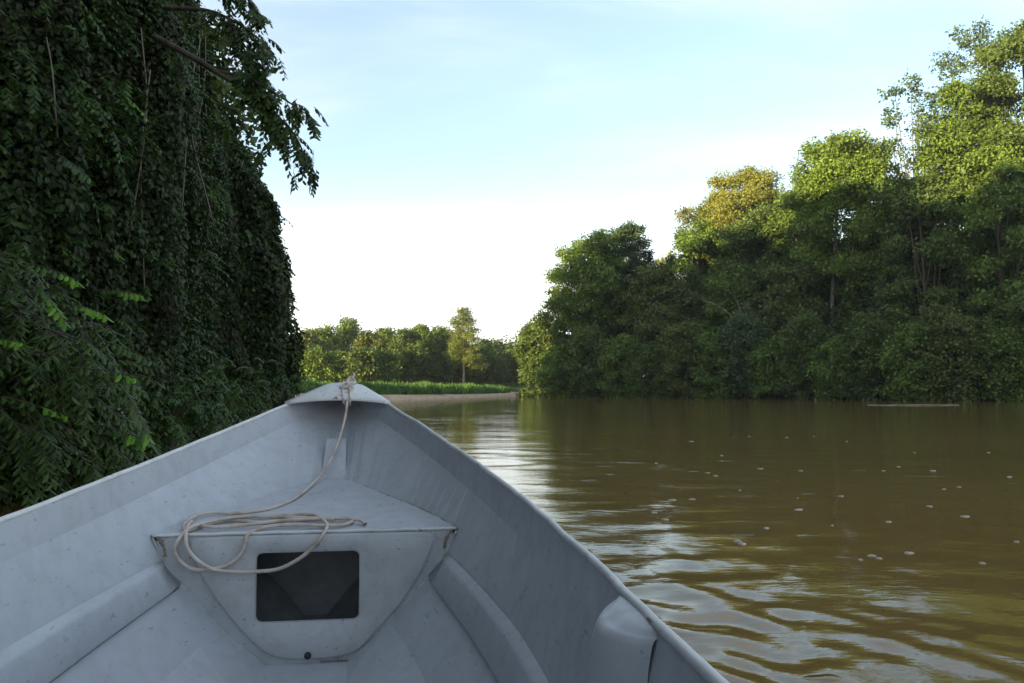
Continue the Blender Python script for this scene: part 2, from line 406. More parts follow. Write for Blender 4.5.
def limb_set(mb, r, base, H, cens, rads, tr, lean=(0, 0), nl=9, top=.85, lo=.12):
    tp = np.array([base[0] + lean[0], base[1] + lean[1], base[2] + H * top])
    mid = (np.array(base) + tp) / 2 + r.normal(size=3) * [.35, .35, 0]
    tk = catmull([np.array(base) - [0, 0, .4], np.array(base) * .8 + mid * .2 + r.normal(size=3) * [.1, .1, 0], mid, tp], 5)
    rr = np.interp(np.linspace(0, 1, len(tk)), [0, .06, .5, 1], [tr * 1.5, tr, tr * .75, tr * .25])
    mb.tube(tk, rr, 7)
    order = np.argsort([-q for q in rads])[:nl]
    for j in order:
        c = cens[j]; hgt = np.clip((c[2] - base[2]) * r.uniform(.45, .8), H * lo, H * top * .95)
        i = int(np.clip(hgt / (H * top) * (len(tk) - 1), 1, len(tk) - 2)); a = tk[i]
        m1 = a * .5 + c * .5 + np.array([0, 0, -.12 * np.linalg.norm(c - a)]) + r.normal(size=3) * .2
        lb = catmull([a, m1, c], 4); mb.tube(lb, np.linspace(rr[i] * .5, .03, len(lb)), 5)

def ground_at(x, y): return float(ground_z(np.array([[x, y]]))[0])

def make_tree(name, label, px, ytop, hw, depth, kind, group, seed, zb=.22, dens=26, leaf=.38, cr=.36, n=22, trunk='b', cdx=0., shape='round', cat='tree', tr=None, lacy=False, flat=.7, ry=None):
    """a tree whose trunk stands at depth metres along the view, with its own real height"""
    r = np.random.default_rng(seed)
    if not lacy: cr = min(max(cr, .29), .32); n = max(n, 32)
    x = (px - 512) / 780 * depth; y = depth; gz = ground_at(x, y)
    H = (389 - ytop) / 780 * depth + EYE - gz; rx = hw / 780 * depth * 1.1
    root = empty(name, (x, y, gz), label, cat, group)
    zc = H * (1 + zb) / 2; rz = H * (1 - zb) / 2
    c_r = cr * rx * (.9 if not lacy else .55)
    cens, rads = crown_clumps(r, cdx, 0, zc, rx * .86, (ry or rx) * .86, rz * .92, n, c_r, shape)
    if zb < .12:
        for j in range(9):
            a = j * .7 + r.uniform(-.2, .2); q = rx * r.uniform(.3, .8)
            cens.append(np.array([q * math.cos(a), (ry or rx) * q / rx * math.sin(a), r.uniform(.3, 1.3)])); rads.append(c_r * r.uniform(.6, .95))
    P, D, Nn = clump_leaves(r, cens, rads, dens * (.3 if lacy else 1) * (.38 / leaf) ** 2, leaf, flat, .35)
    k = len(P); P[:, 2] = np.maximum(P[:, 2], .05)
    Ln = leaf * r.uniform(.6, 1.35, k)
    leaf_mesh('crown', P, D, Nn, Ln, Ln * r.uniform(.45, .7, k), LM[kind], root)
    mb = MB(); limb_set(mb, r, (0, 0, 0), H, cens, rads, tr or max(.12, H * .012), (cdx * .8 + r.uniform(-.3, .3), 0), 12 if lacy else 3 if trunk == 'p' else 8, .62 if lacy else .88, .45 if trunk == 'p' else .12)
    mb.build('trunk', BARKP if trunk == 'p' else BARK, root, True)
    return root, len(P)

def copy_tree(o, parent=None):
    c = o.copy(); C.objects.link(c); c.parent = parent
    for ch in list(o.children): copy_tree(ch, c)
    return c

TOT = 0
# ---- right bank, tallest and rear trees first
RB = [
 # label, px, ytop, hw, depth, kind, opts
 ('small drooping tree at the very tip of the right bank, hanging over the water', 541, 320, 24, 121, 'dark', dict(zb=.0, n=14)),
 ('rounded dark tree with a lime lit left shoulder, first tall one from the river bend', 592, 232, 42, 118, 'lime', dict(zb=.10, n=24)),  # lime leaves put the shoulder's sunlight into the colour of the whole crown
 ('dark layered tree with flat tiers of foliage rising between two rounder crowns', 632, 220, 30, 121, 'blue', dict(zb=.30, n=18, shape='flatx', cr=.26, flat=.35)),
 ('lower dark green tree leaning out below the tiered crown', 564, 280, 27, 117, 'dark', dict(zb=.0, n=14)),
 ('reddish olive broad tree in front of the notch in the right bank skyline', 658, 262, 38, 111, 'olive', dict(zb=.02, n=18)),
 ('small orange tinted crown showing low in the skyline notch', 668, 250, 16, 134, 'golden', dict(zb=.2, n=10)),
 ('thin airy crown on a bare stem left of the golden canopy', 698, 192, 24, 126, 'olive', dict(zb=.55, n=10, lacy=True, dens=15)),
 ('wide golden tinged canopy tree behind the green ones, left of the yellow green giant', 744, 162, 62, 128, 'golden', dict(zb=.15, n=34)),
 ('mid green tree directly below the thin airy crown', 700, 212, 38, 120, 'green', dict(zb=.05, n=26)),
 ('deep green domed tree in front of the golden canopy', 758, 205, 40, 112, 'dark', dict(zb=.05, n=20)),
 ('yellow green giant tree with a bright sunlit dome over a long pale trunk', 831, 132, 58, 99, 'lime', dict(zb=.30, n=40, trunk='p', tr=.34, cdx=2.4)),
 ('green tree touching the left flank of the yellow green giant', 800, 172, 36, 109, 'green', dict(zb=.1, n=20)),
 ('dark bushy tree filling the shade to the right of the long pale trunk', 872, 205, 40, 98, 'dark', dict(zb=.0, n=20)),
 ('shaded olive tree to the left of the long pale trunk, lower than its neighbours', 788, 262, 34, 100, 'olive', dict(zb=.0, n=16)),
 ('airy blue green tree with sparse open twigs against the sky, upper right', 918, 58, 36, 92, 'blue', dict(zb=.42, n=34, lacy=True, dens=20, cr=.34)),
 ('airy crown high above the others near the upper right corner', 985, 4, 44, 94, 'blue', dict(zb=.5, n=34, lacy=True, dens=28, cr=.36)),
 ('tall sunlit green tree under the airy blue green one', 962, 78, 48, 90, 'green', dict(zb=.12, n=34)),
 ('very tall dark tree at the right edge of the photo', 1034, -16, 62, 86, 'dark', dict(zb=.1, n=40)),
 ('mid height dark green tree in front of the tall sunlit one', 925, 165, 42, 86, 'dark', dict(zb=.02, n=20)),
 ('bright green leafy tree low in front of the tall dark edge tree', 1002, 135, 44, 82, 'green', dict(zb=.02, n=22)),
]
for i, (lab, px, yt, hw, dp, kd, op) in enumerate(RB):
    op = dict(op)
    if op.get('shape') == 'flatx': op.pop('shape')
    t, k = make_tree('rainforest_tree', lab, px, yt, hw, dp, kd, 'tall trees of the right bank', 100 + i, **op); TOT += k
# front row at the water's edge: (px, ytop, hw, depth, kind, label)
FR = [
 (560, 345, 20, 116, 'green', 'low green shrub left of the twin stems near the bend'),
 (590, 322, 24, 113, 'dark', 'dark leafy bush below the rounded lime shouldered tree'),
 (622, 335, 22, 110, 'green', 'pale fronted bush dipping into the water beneath the tiered tree'),
 (650, 342, 20, 108, 'dark', 'dark bush beside the grey stem that stands at the waterline'),
 (682, 322, 26, 106, 'olive', 'olive bush with dry pale twigs at the foot of the mid green tree'),
 (716, 330, 24, 104, 'green', 'round green bush under the leaning pale branch'),
 (744, 315, 26, 102, 'blue', 'blue green bush left of the arching waterside fronds'),
 (775, 338, 24, 99, 'green', 'light green arching bush standing below the shaded olive tree'),
 (806, 312, 28, 95, 'dark', 'tall dark bush right at the foot of the long pale trunk'),
 (840, 335, 26, 90.5, 'green', 'bright leafy bush with a hollow dark gap at its base'),
 (868, 312, 26, 87, 'dark', 'dense dark bush between the bright leafy one and the vine pillar'),
 (915, 322, 28, 82.5, 'green', 'spreading green bush with trailing pale twigs over a dark hollow'),
 (945, 300, 28, 81, 'olive', 'olive green bush right of the spreading one with pale twigs'),
 (975, 318, 24, 82, 'dark', 'dark low bush before the last bright one'),
 (1003, 325, 26, 80, 'green', 'bright leafy bush low at the right edge of the photo'),
 (1040, 290, 30, 79, 'dark', 'dark bush cut off by the right edge of the photo'),
]
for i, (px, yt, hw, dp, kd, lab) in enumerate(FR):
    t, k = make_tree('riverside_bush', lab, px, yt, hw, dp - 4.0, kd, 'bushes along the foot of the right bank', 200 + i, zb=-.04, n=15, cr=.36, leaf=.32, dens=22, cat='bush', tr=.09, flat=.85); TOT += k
# mid-height fill: understorey trees between the bushes and the tall crowns
UN = [(612, 292, 30, 117, 'dark'), (690, 285, 34, 113, 'dark'), (735, 268, 34, 109, 'green'), (830, 262, 36, 103, 'dark'), (895, 262, 34, 93, 'blue'), (950, 232, 34, 91, 'dark'),
      (985, 235, 30, 88, 'green'), (1025, 225, 34, 85, 'dark'), (768, 290, 28, 106, 'dark'), (640, 250, 30, 128, 'dark'), (720, 225, 34, 132, 'dark'), (800, 200, 40, 122, 'dark'), (900, 170, 36, 104, 'green'), (960, 150, 40, 102, 'dark'), (1030, 120, 40, 98, 'dark')]
UL = ['dark understorey tree right of the lowest trees by the bend', 'shaded understorey tree behind the olive bush with dry twigs', 'understorey tree with a leaning pale branch in front of its dark crown',
      'shaded understorey tree just right of the long pale trunk', 'blue green understorey tree directly over the vine pillar', 'dark understorey tree beneath the mid height dark green tree',
      'green understorey tree between the two right hand dark ones', 'dark understorey tree at the right edge of the photo', 'narrow dark understorey tree left of the shaded olive one',
      'shaded crown filling the gap behind the tiered tree', 'shaded crown behind the mid green tree under the airy one', 'shaded crown behind the green tree at the giant\'s left flank',
      'green crown behind the giant\'s right shoulder', 'shaded crown behind the tall sunlit green tree', 'shaded crown behind the very tall edge tree']
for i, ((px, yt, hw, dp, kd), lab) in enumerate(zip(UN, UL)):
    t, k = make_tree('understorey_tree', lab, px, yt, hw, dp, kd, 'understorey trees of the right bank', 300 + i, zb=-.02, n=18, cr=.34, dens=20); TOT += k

# ---- hanging curtains of climbing vine
def curtain(r, top_fn, zlo_fn, n_str, leaf, step, jitter):
    """strands hanging from top_fn(u) -> (x, y, z) down to zlo_fn(u); leaves along them"""
    P = []
    for i in range(n_str):
        u = r.uniform(); t = np.array(top_fn(u)); zl = zlo_fn(u); n = max(3, int((t[2] - zl) / step))
        z = t[2] - (t[2] - zl) * np.sort(r.uniform(0, 1, n))
        wob = np.cumsum(r.normal(size=(n, 2)) * .02, 0)
        P.append(np.c_[t[0] + wob[:, 0] + r.normal(size=n) * jitter, t[1] + wob[:, 1] + r.normal(size=n) * jitter, z])
    return np.concatenate(P)
def vine_pillar(name, label, px, yt, hw, depth, seed, kind='dark'):
    r = np.random.default_rng(seed); x = (px - 512) / 780 * depth; gz = ground_at(x, depth)
    H = (389 - yt) / 780 * depth + EYE - gz; rr = hw / 780 * depth
    root = empty(name, (x, depth, gz), label, 'vine', None)
    def top(u): a = u * 6.283; q = rr * (.6 + .4 * math.sin(a * 3 + 1) ** 2); k = r.uniform(.3, 1); return (q * math.cos(a) * k, q * math.sin(a) * k, H * (1 - .25 * k * k))
    P = curtain(r, top, lambda u: .1, 150, .3, .17, .10); n = len(P)
    D = r.normal(size=(n, 3)) * .5; D[:, 2] -= 1; Nn = P * [1, 1, 0] + r.normal(size=(n, 3)) * .4; Nn[:, 2] += .3
    Ln = .3 * r.uniform(.7, 1.2, n); leaf_mesh('foliage', P, D, Nn, Ln, Ln * .7, LM[kind], root)
    MB().tube(catmull([(0, 0, -.3), (.1, .1, H * .5), (0, 0, H * .9)], 4), .12, 6).build('stem', BARK, root, True)
vine_pillar('vine_pillar', 'upright pillar of dark climbing vine at the waterline, left of the spreading bush', 888, 322, 11, 82, 401)
vine_pillar('vine_pillar', 'slimmer vine covered stump by the waterline below the notch in the skyline', 664, 345, 7, 106, 402, 'olive')

# bare branches and stems that catch light on the right bank
def bare_branch(name, label, pts, rad, mat=BARKP, cat='branch', group=None):
    P = np.array([((px - 512) / 780 * d, d, EYE + (389 - py) / 780 * d) for px, py, d in pts])
    root = empty(name, P[0], label, cat, group); Q = catmull(P - P[0], 5)
    MB().tube(Q, np.linspace(rad, rad * .35, len(Q)), 6).build('limb', mat, root, True)
    r = np.random.default_rng(int(pts[0][0])); mb = MB()
    for k in range(4):
        i = r.integers(len(Q) // 3, len(Q) - 2); d = norm(r.normal(size=3)) * [1, .5, 1]; d[2] = abs(d[2])
        mb.tube(catmull([Q[i], Q[i] + d * .9, Q[i] + d * 1.5 + [.3, 0, .5]], 4), np.linspace(rad * .4, .02, 9), 5)
    mb.build('twig', mat, root, True)
bare_branch('bare_branch', 'pale forked branch leaning from the bank below the golden canopy', [(742, 327, 99), (728, 312, 98.6), (716, 304, 98.3), (704, 300, 98)], .10, BARKM)
bare_branch('bare_branch', 'short pale upright stem beside the leaning branch', [(744, 328, 99), (741, 310, 98.7), (736, 296, 98.4)], .08, BARKM)

# ---- far bank
FB = [
 (305, 338, 20, 150, 'olive'), (325, 332, 20, 158, 'lime'), (348, 322, 15, 165, 'green'), (368, 335, 16, 152, 'olive'), (385, 331, 16, 160, 'green'), (404, 334, 15, 150, 'dark'),
 (420, 327, 16, 158, 'green'), (440, 330, 17, 165, 'green'), (455, 345, 15, 172, 'dark'), (482, 348, 16, 170, 'green'), (497, 343, 9, 178, 'blue'), (508, 356, 14, 186, 'dark'), (524, 358, 12, 215, 'golden'), (513, 360, 10, 205, 'lime'),
 (315, 356, 18, 140, 'lime'), (338, 358, 16, 142, 'green'), (362, 354, 17, 140, 'dark'), (386, 356, 16, 143, 'green'), (412, 352, 18, 148, 'dark'), (436, 356, 16, 160, 'dark'), (492, 364, 16, 170, 'dark'), (545, 362, 22, 205, 'green')]
FL = ['olive tree nearest the vine thicket on the far bank', 'sunlit yellow green tree second from the vine thicket', 'slightly taller round tree above the bow left of centre', 'low olive tree just right of the taller round one',
 'green tree right above the boat\'s rope knot', 'dark tree between two rounder green ones on the far bank', 'broad dark green tree at the middle of the far bank', 'round topped green tree left of the lone tall tree',
 'dark tree in the shade right behind the lone tall tree', 'round dark tree immediately right of the lone tall tree', 'small feathery crown standing above the dip right of the lone tall tree', 'low dark tree in the skyline dip by the bend',
 'golden lit tree in the gap at the river bend', 'small yellow lit tree left of the gap at the bend',
 'sunlit low tree at the foot of the far bank beside the vine thicket', 'low green tree below the taller round one', 'low dark tree left above the bow plate', 'low green tree straight above the bow', 'low dark tree right of the bow',
 'low dark tree left of the lone trunk', 'low dark tree right of the lone trunk', 'green tree hidden behind the tip of the right bank']
for i, ((px, yt, hw, dp, kd), lab) in enumerate(zip(FB, FL)):
    t, k = make_tree('far_bank_tree', lab, px, yt - 6, hw, dp, kd, 'trees along the far bank', 500 + i, zb=.0, n=15, cr=.34, leaf=.5, dens=26, lacy=(i == 10)); TOT += k

# lone tall feathery tree with layered branches and a clear pale trunk
def lone_tree():
    r = np.random.default_rng(77); depth = 150; x = (463.5 - 512) / 780 * depth; gz = ground_at(x, depth)
    H = (389 - 307) / 780 * depth + EYE - gz
    root = empty('tall_tree', (x, depth, gz), 'lone tall sunlit tree with airy tiered branches and clear pale trunk on far bank', 'tree')
    P, D, Nn = [], [], []; mb = MB()
    mb.tube(catmull([(0, 0, -.3), (.1, 0, H * .4), (-.1, 0, H * .8), (.05, 0, H * .98)], 5), np.linspace(.26, .05, 16), 8)
    for k in range(46):
        t = .27 + .71 * (k + .5) / 46; z0 = H * t
        ln = (1 - t) ** .5 * 3.9 * r.uniform(.55, 1.1) + .5; a = k * 2.4 + r.uniform(-.4, .4)
        d = np.array([math.cos(a), math.sin(a), r.uniform(.0, .3)]); e = d * ln + [0, 0, -.12 * ln]
        q = catmull([(0, 0, z0), np.array([0, 0, z0]) + d * ln * .5, np.array([0, 0, z0]) + e], 4); mb.tube(q, np.linspace(.07, .015, len(q)), 5)
        nn = int(400 * ln / 2.5); u = r.uniform(.25, 1.05, nn)[:, None]
        pp = np.array([0, 0, z0]) + d * ln * u + r.normal(size=(nn, 3)) * [.5, .5, .34]
        P.append(pp); dd = r.normal(size=(nn, 3)) * .6 + d; D.append(dd); no = r.normal(size=(nn, 3)) * .5; no[:, 2] += .9; Nn.append(no)
    P = np.concatenate(P); n = len(P); Ln = .34 * r.uniform(.6, 1.3, n)
    leaf_mesh('crown', P, np.concatenate(D), np.concatenate(Nn), Ln, Ln * .5, leaf_mat('leaf_tall', (.165, .195, .045), (.075, .105, .028), .35), root)
    mb.build('trunk', BARKP, root, True)
lone_tree()

# distant forest behind the banks: one mass nobody could count
def far_forest():
    r = np.random.default_rng(12); cens, rads = [], []
    def add(x, y, h):
        if sdist(np.array([[x, y]]), RIVER)[0] < 5: return
        for q in (.04, .22, .45, .68):
            cens.append(np.array([x, y, h * q]) + r.normal(size=3) * [1, 1, .5]); rads.append(h * .27)
        for j in range(4): cens.append(np.array([x, y, h * .75]) + r.normal(size=3) * [2.3, 2.3, 1.2]); rads.append(r.uniform(1.4, 2.8))
    for k in range(170):                       # beyond the far bank
        y = r.uniform(185, 300); add((r.uniform(240, 620) - 512) / 780 * y, y, r.uniform(9, 15))
    for k in range(150):                       # inland on the left bank
        x = r.uniform(-80, -16); add(x, r.uniform(-25, 38) + max(0, -x - 25) * .1, r.uniform(9, 16))
    for k in range(330):                       # inland behind the right bank
        px = r.uniform(560, 1300); y = np.interp(px, [540, 700, 900, 1024, 1300], [140, 120, 98, 92, 85]) + r.uniform(3, 55)
        add((px - 512) / 780 * y, y, np.interp(px, [540, 620, 700, 850, 1300], [11, 15, 19, 20, 22]) * r.uniform(.7, 1.05))
    P, D, Nn = clump_leaves(r, cens, rads, 3.4, .7, .9, .2); n = len(P); Ln = .8 * r.uniform(.6, 1.3, n)
    P[:, 2] = np.maximum(P[:, 2], .4)
    o = leaf_mesh('distant_forest', P, D, Nn, Ln, Ln * .65, LM['dark']); tag(o, 'distant green rainforest canopy behind the river banks', 'forest', kind='stuff')
far_forest()

# reeds / tall grass along the far bank
def reeds():
    r = np.random.default_rng(5); n = 60000
    t = r.uniform(0, 1, n); line = catmull([(-55, 89), (-32, 87.5), (-18.5, 85.5), (-12.5, 97), (-7.5, 115), (-3.5, 131), (1, 149), (6, 162), (18, 176)], 12)
    s = np.linspace(0, 1, len(line)); X = np.interp(t, s, line[:, 0]); Y = np.interp(t, s, line[:, 1])
    off = r.uniform(0, 1, n) ** 1.4 * 16 - .8; P = np.c_[X - off * .80, Y + off * .45]
    z = ground_z(P); k = z > .02; P = P[k]; z = z[k]; n = len(P)
    tuft = .75 + .5 * np.sin(P[:, 0] * .9 + np.sin(P[:, 1] * .6) * 2) * np.sin(P[:, 1] * .5)
    B = np.c_[P, z]; D = r.normal(size=(n, 3)) * .22; D[:, 2] += 1
    Nn = r.normal(size=(n, 3)); Nn[:, 2] *= .2; Nn[:, 1] -= .6
    Ln = 1.0 * tuft * r.uniform(.6, 1.25, n)
    o = leaf_mesh('tall_grass', B, D, Nn, Ln, .16, LM['grass']); tag(o, 'tall green grass and reeds along the far bank above the sandbar', 'grass', kind='stuff')
reeds()

# ------------------------------------------------------------------ left bank
def px3(px, py, d): return np.array([(px - 512) / 780 * d, d, EYE + (389 - py) / 780 * d])

def frond(r, p0, d0, length, nl, ll, droop=.5):
    """a pinnate frond: rachis points + leaflets (P, D, N)"""
    d0 = norm(np.array(d0, float)); t = np.linspace(0, 1, 9)[:, None]
    Q = p0 + d0 * length * t + np.array([0, 0, -1]) * droop * length * t ** 2
    u = np.linspace(.12, 1, nl); X = np.stack([np.interp(u, t[:, 0], Q[:, k]) for k in range(3)], 1)
    T = norm(d0 - np.array([0, 0, 2 * droop]) * u[:, None]); S = norm(np.cross(T, [0, 0, 1.0])) * np.where(np.arange(nl) % 2, 1, -1)[:, None]
    D = S * .75 + T * .45 + np.array([0, 0, -.55]) + r.normal(size=(nl, 3)) * .13
    Nn = np.cross(D, T) * np.where(np.arange(nl) % 2, -1, 1)[:, None] + r.normal(size=(nl, 3)) * .15
    return Q, X, D, Nn, ll * (1 - .35 * np.abs(u - .5)) * r.uniform(.85, 1.15, nl)

class Fronds:
    def __init__(s): s.P, s.D, s.N, s.L = [], [], [], []; s.mb = MB(); s.young = [[], [], [], []]
    def add(s, r, p0, d0, length, nl, ll, droop=.5, young=0.0, rach=True):
        Q, X, D, Nn, Ln = frond(r, np.array(p0), d0, length, nl, ll, droop)
        k = int(round(nl * (1 - young)))
        for dst, a in zip((s.P, s.D, s.N, s.L), (X, D, Nn, Ln)): dst.append(a[:k])
        for dst, a in zip(s.young, (X, D, Nn, Ln)): dst.append(a[k:])
        if rach: s.mb.tube(Q[::2], np.linspace(.006, .002, 5), 3, False)
    def build(s, root, mat, wr=.36, fold=True):
        c = np.concatenate; P, D, Nn, Ln = c(s.P), c(s.D), c(s.N), c(s.L)
        leaf_mesh('foliage', P, D, Nn, Ln, Ln * wr, mat, root, fold)
        Y = [c(a) for a in s.young]
        if len(Y[0]): leaf_mesh('young_leaves', Y[0], Y[1], Y[2], Y[3], Y[3] * wr, LM['young'], root, fold)
        if s.mb.v: s.mb.build('stems', BARK, root)

def shell_tree(name, label, px, depth, H, rxb, ryb, seed, leafn, leaf, mat='vine', power=2.4, cat='tree', tip=1.0, ridges=7):
    """a tree smothered by climbing vine: a dome-shaped drape of hanging leaves over trunk and limbs"""
    r = np.random.default_rng(seed); x = (px - 512) / 780 * depth; gz = ground_at(x, depth)
    root = empty(name, (x, depth, gz), label, cat)
    a = r.uniform(0, 2 * math.pi, leafn); v = r.uniform(0, 1, leafn) ** .85
    ph = r.uniform(0, 6.3, 8)
    z = H * v
    prof = np.sqrt(np.clip(1 - (v / 1.0) ** power, 0, 1)) ** tip
    rid = .97 + .13 * np.sin(a * ridges + ph[0] + .5 * np.sin(v * 6)) + .07 * np.sin(a * ridges * 2.3 + ph[1] + v * 2) + .05 * np.sin(v * 17 + a * 5 + ph[2]) + .04 * np.sin(v * 41 + a * 13 + ph[3])
    depthr = 1 - np.abs(r.normal(size=leafn)) * .11
    rr = prof * rid * depthr
    P = np.c_[rxb * rr * np.cos(a), ryb * rr * np.sin(a), z + r.normal(size=leafn) * .05]
    P += r.normal(size=P.shape) * leaf * .3
    out_ = np.c_[np.cos(a), np.sin(a), .3 + v * .6]
    D = r.normal(size=(leafn, 3)) * .45 + out_ * .35; D[:, 2] -= 1.0
    Nn = out_ + r.normal(size=(leafn, 3)) * .5
    # loose strands that stick out of the drape
    ns = 260; sa = r.uniform(0, 6.283, ns); sv = r.uniform(.1, .97, ns)
    SP = []
    for aa, vv in zip(sa, sv):
        q = math.sqrt(max(0, 1 - vv ** power)) * 1.04 + r.uniform(0, .05); k = r.integers(6, 16)
        base = np.array([rxb * q * math.cos(aa), ryb * q * math.sin(aa), H * vv]); tt = np.linspace(0, 1, k)[:, None]
        SP.append(base + tt * np.array([math.cos(aa) * .12, math.sin(aa) * .12, -r.uniform(.3, .9)]) + r.normal(size=(k, 3)) * .035)
    SP = np.concatenate(SP); m = len(SP)
    P = np.concatenate([P, SP]); D = np.concatenate([D, r.normal(size=(m, 3)) * .5 + [0, 0, -.9]]); Nn = np.concatenate([Nn, r.normal(size=(m, 3)) + [0, -.5, .4]])
    P[:, 2] = np.maximum(P[:, 2], .03)
    n = len(P); Ln = leaf * r.uniform(.6, 1.3, n)
    leaf_mesh('foliage', P, D, Nn, Ln, Ln * r.uniform(.6, .85, n), LM[mat], root, True)
    fr = Fronds(); vs = MB()
    for k in range(150):                          # fronds of other plants growing through the vine
        aa = r.uniform(0, 6.283); vv = r.uniform(.04, .97); q = math.sqrt(max(0, 1 - vv ** power)) * r.uniform(.9, 1.06)
        p = np.array([rxb * q * math.cos(aa), ryb * q * math.sin(aa), H * vv])
        for j in range(3): fr.add(r, p + r.normal(size=3) * .15, np.array([math.cos(aa), math.sin(aa), .1]) + r.normal(size=3) * .6, r.uniform(.3, .6), 12, leaf * r.uniform(.9, 1.5), .55, young=(.5 if r.uniform() < .02 else 0), rach=False)
    fr.build(root, LM['near'], .4)
    for k in range(16):                           # bare hanging lianas
        aa = r.uniform(0, 6.283); vv = r.uniform(.5, .95); q = math.sqrt(max(0, 1 - vv ** power)) * 1.07 + .05; b = np.array([rxb * q * math.cos(aa), ryb * q * math.sin(aa), H * vv]); ln = r.uniform(1.5, 4)
        vs = MB(); vs.tube(catmull([b, b + [r.normal() * .1, r.normal() * .1, -ln * .4], b + [r.normal() * .15, r.normal() * .15, -ln]], 5), .012, 4)
        vs.build('hanging_liana', BARKM, root, True)
    mb = MB(); mb.tube(catmull([(0, 0, -.4), (.2, .1, H * .4), (-.1, 0, H * .9)], 5), np.linspace(.28, .08, 11), 8)
    for k in range(9):
        aa = k * 2.4; zz = H * (.15 + .08 * k); q = .8 * math.sqrt(max(0, 1 - (zz / H) ** power))
        mb.tube(catmull([(0, 0, zz * .7), (rxb * q * .5 * math.cos(aa), ryb * q * .5 * math.sin(aa), zz * .95), (rxb * q * math.cos(aa), ryb * q * math.sin(aa), zz)], 4), np.linspace(.09, .03, 9), 5)
    mb.build('trunk', BARK, root, True); return root

shell_tree('vine_covered_tree', 'dark tree smothered in vines, with a smooth rounded right edge against the white sky', 199, 26, 9.2, 2.95, 3.0, 601, 190000, .13, power=2.5)
shell_tree('vine_covered_tree', 'tall dark curtain of hanging vines between the big near tree and the rounded one', 128, 17.5, 12.5, 1.42, 2.2, 602, 120000, .105, power=4.0, ridges=5)
shell_tree('vine_covered_tree', 'broad dark vine curtain behind the near bush with bright leaf tips', 78, 14.5, 10.5, 1.9, 2.2, 603, 125000, .10, power=4.0, ridges=5)
shell_tree('vine_covered_tree', 'dark vine mass at the left edge of the photo behind the bright tipped bush', -30, 12.5, 9.0, 2.0, 2.0, 604, 70000, .12, power=3.4, ridges=5)

shell_tree('vine_covered_tree', 'dark vine mass abreast of the boat, beyond the left edge of the photo', 512 - 780 * 9.6 / 7.2, 7.2, 8.0, 2.2, 2.4, 605, 60000, .13, power=3.4)
shell_tree('vine_covered_tree', 'dark vine mass level with the boat\'s seats, beyond the left edge of the photo', 512 - 780 * 9.8 / 2.4, 2.4, 8.5, 2.3, 2.6, 606, 60000, .13, power=3.4)

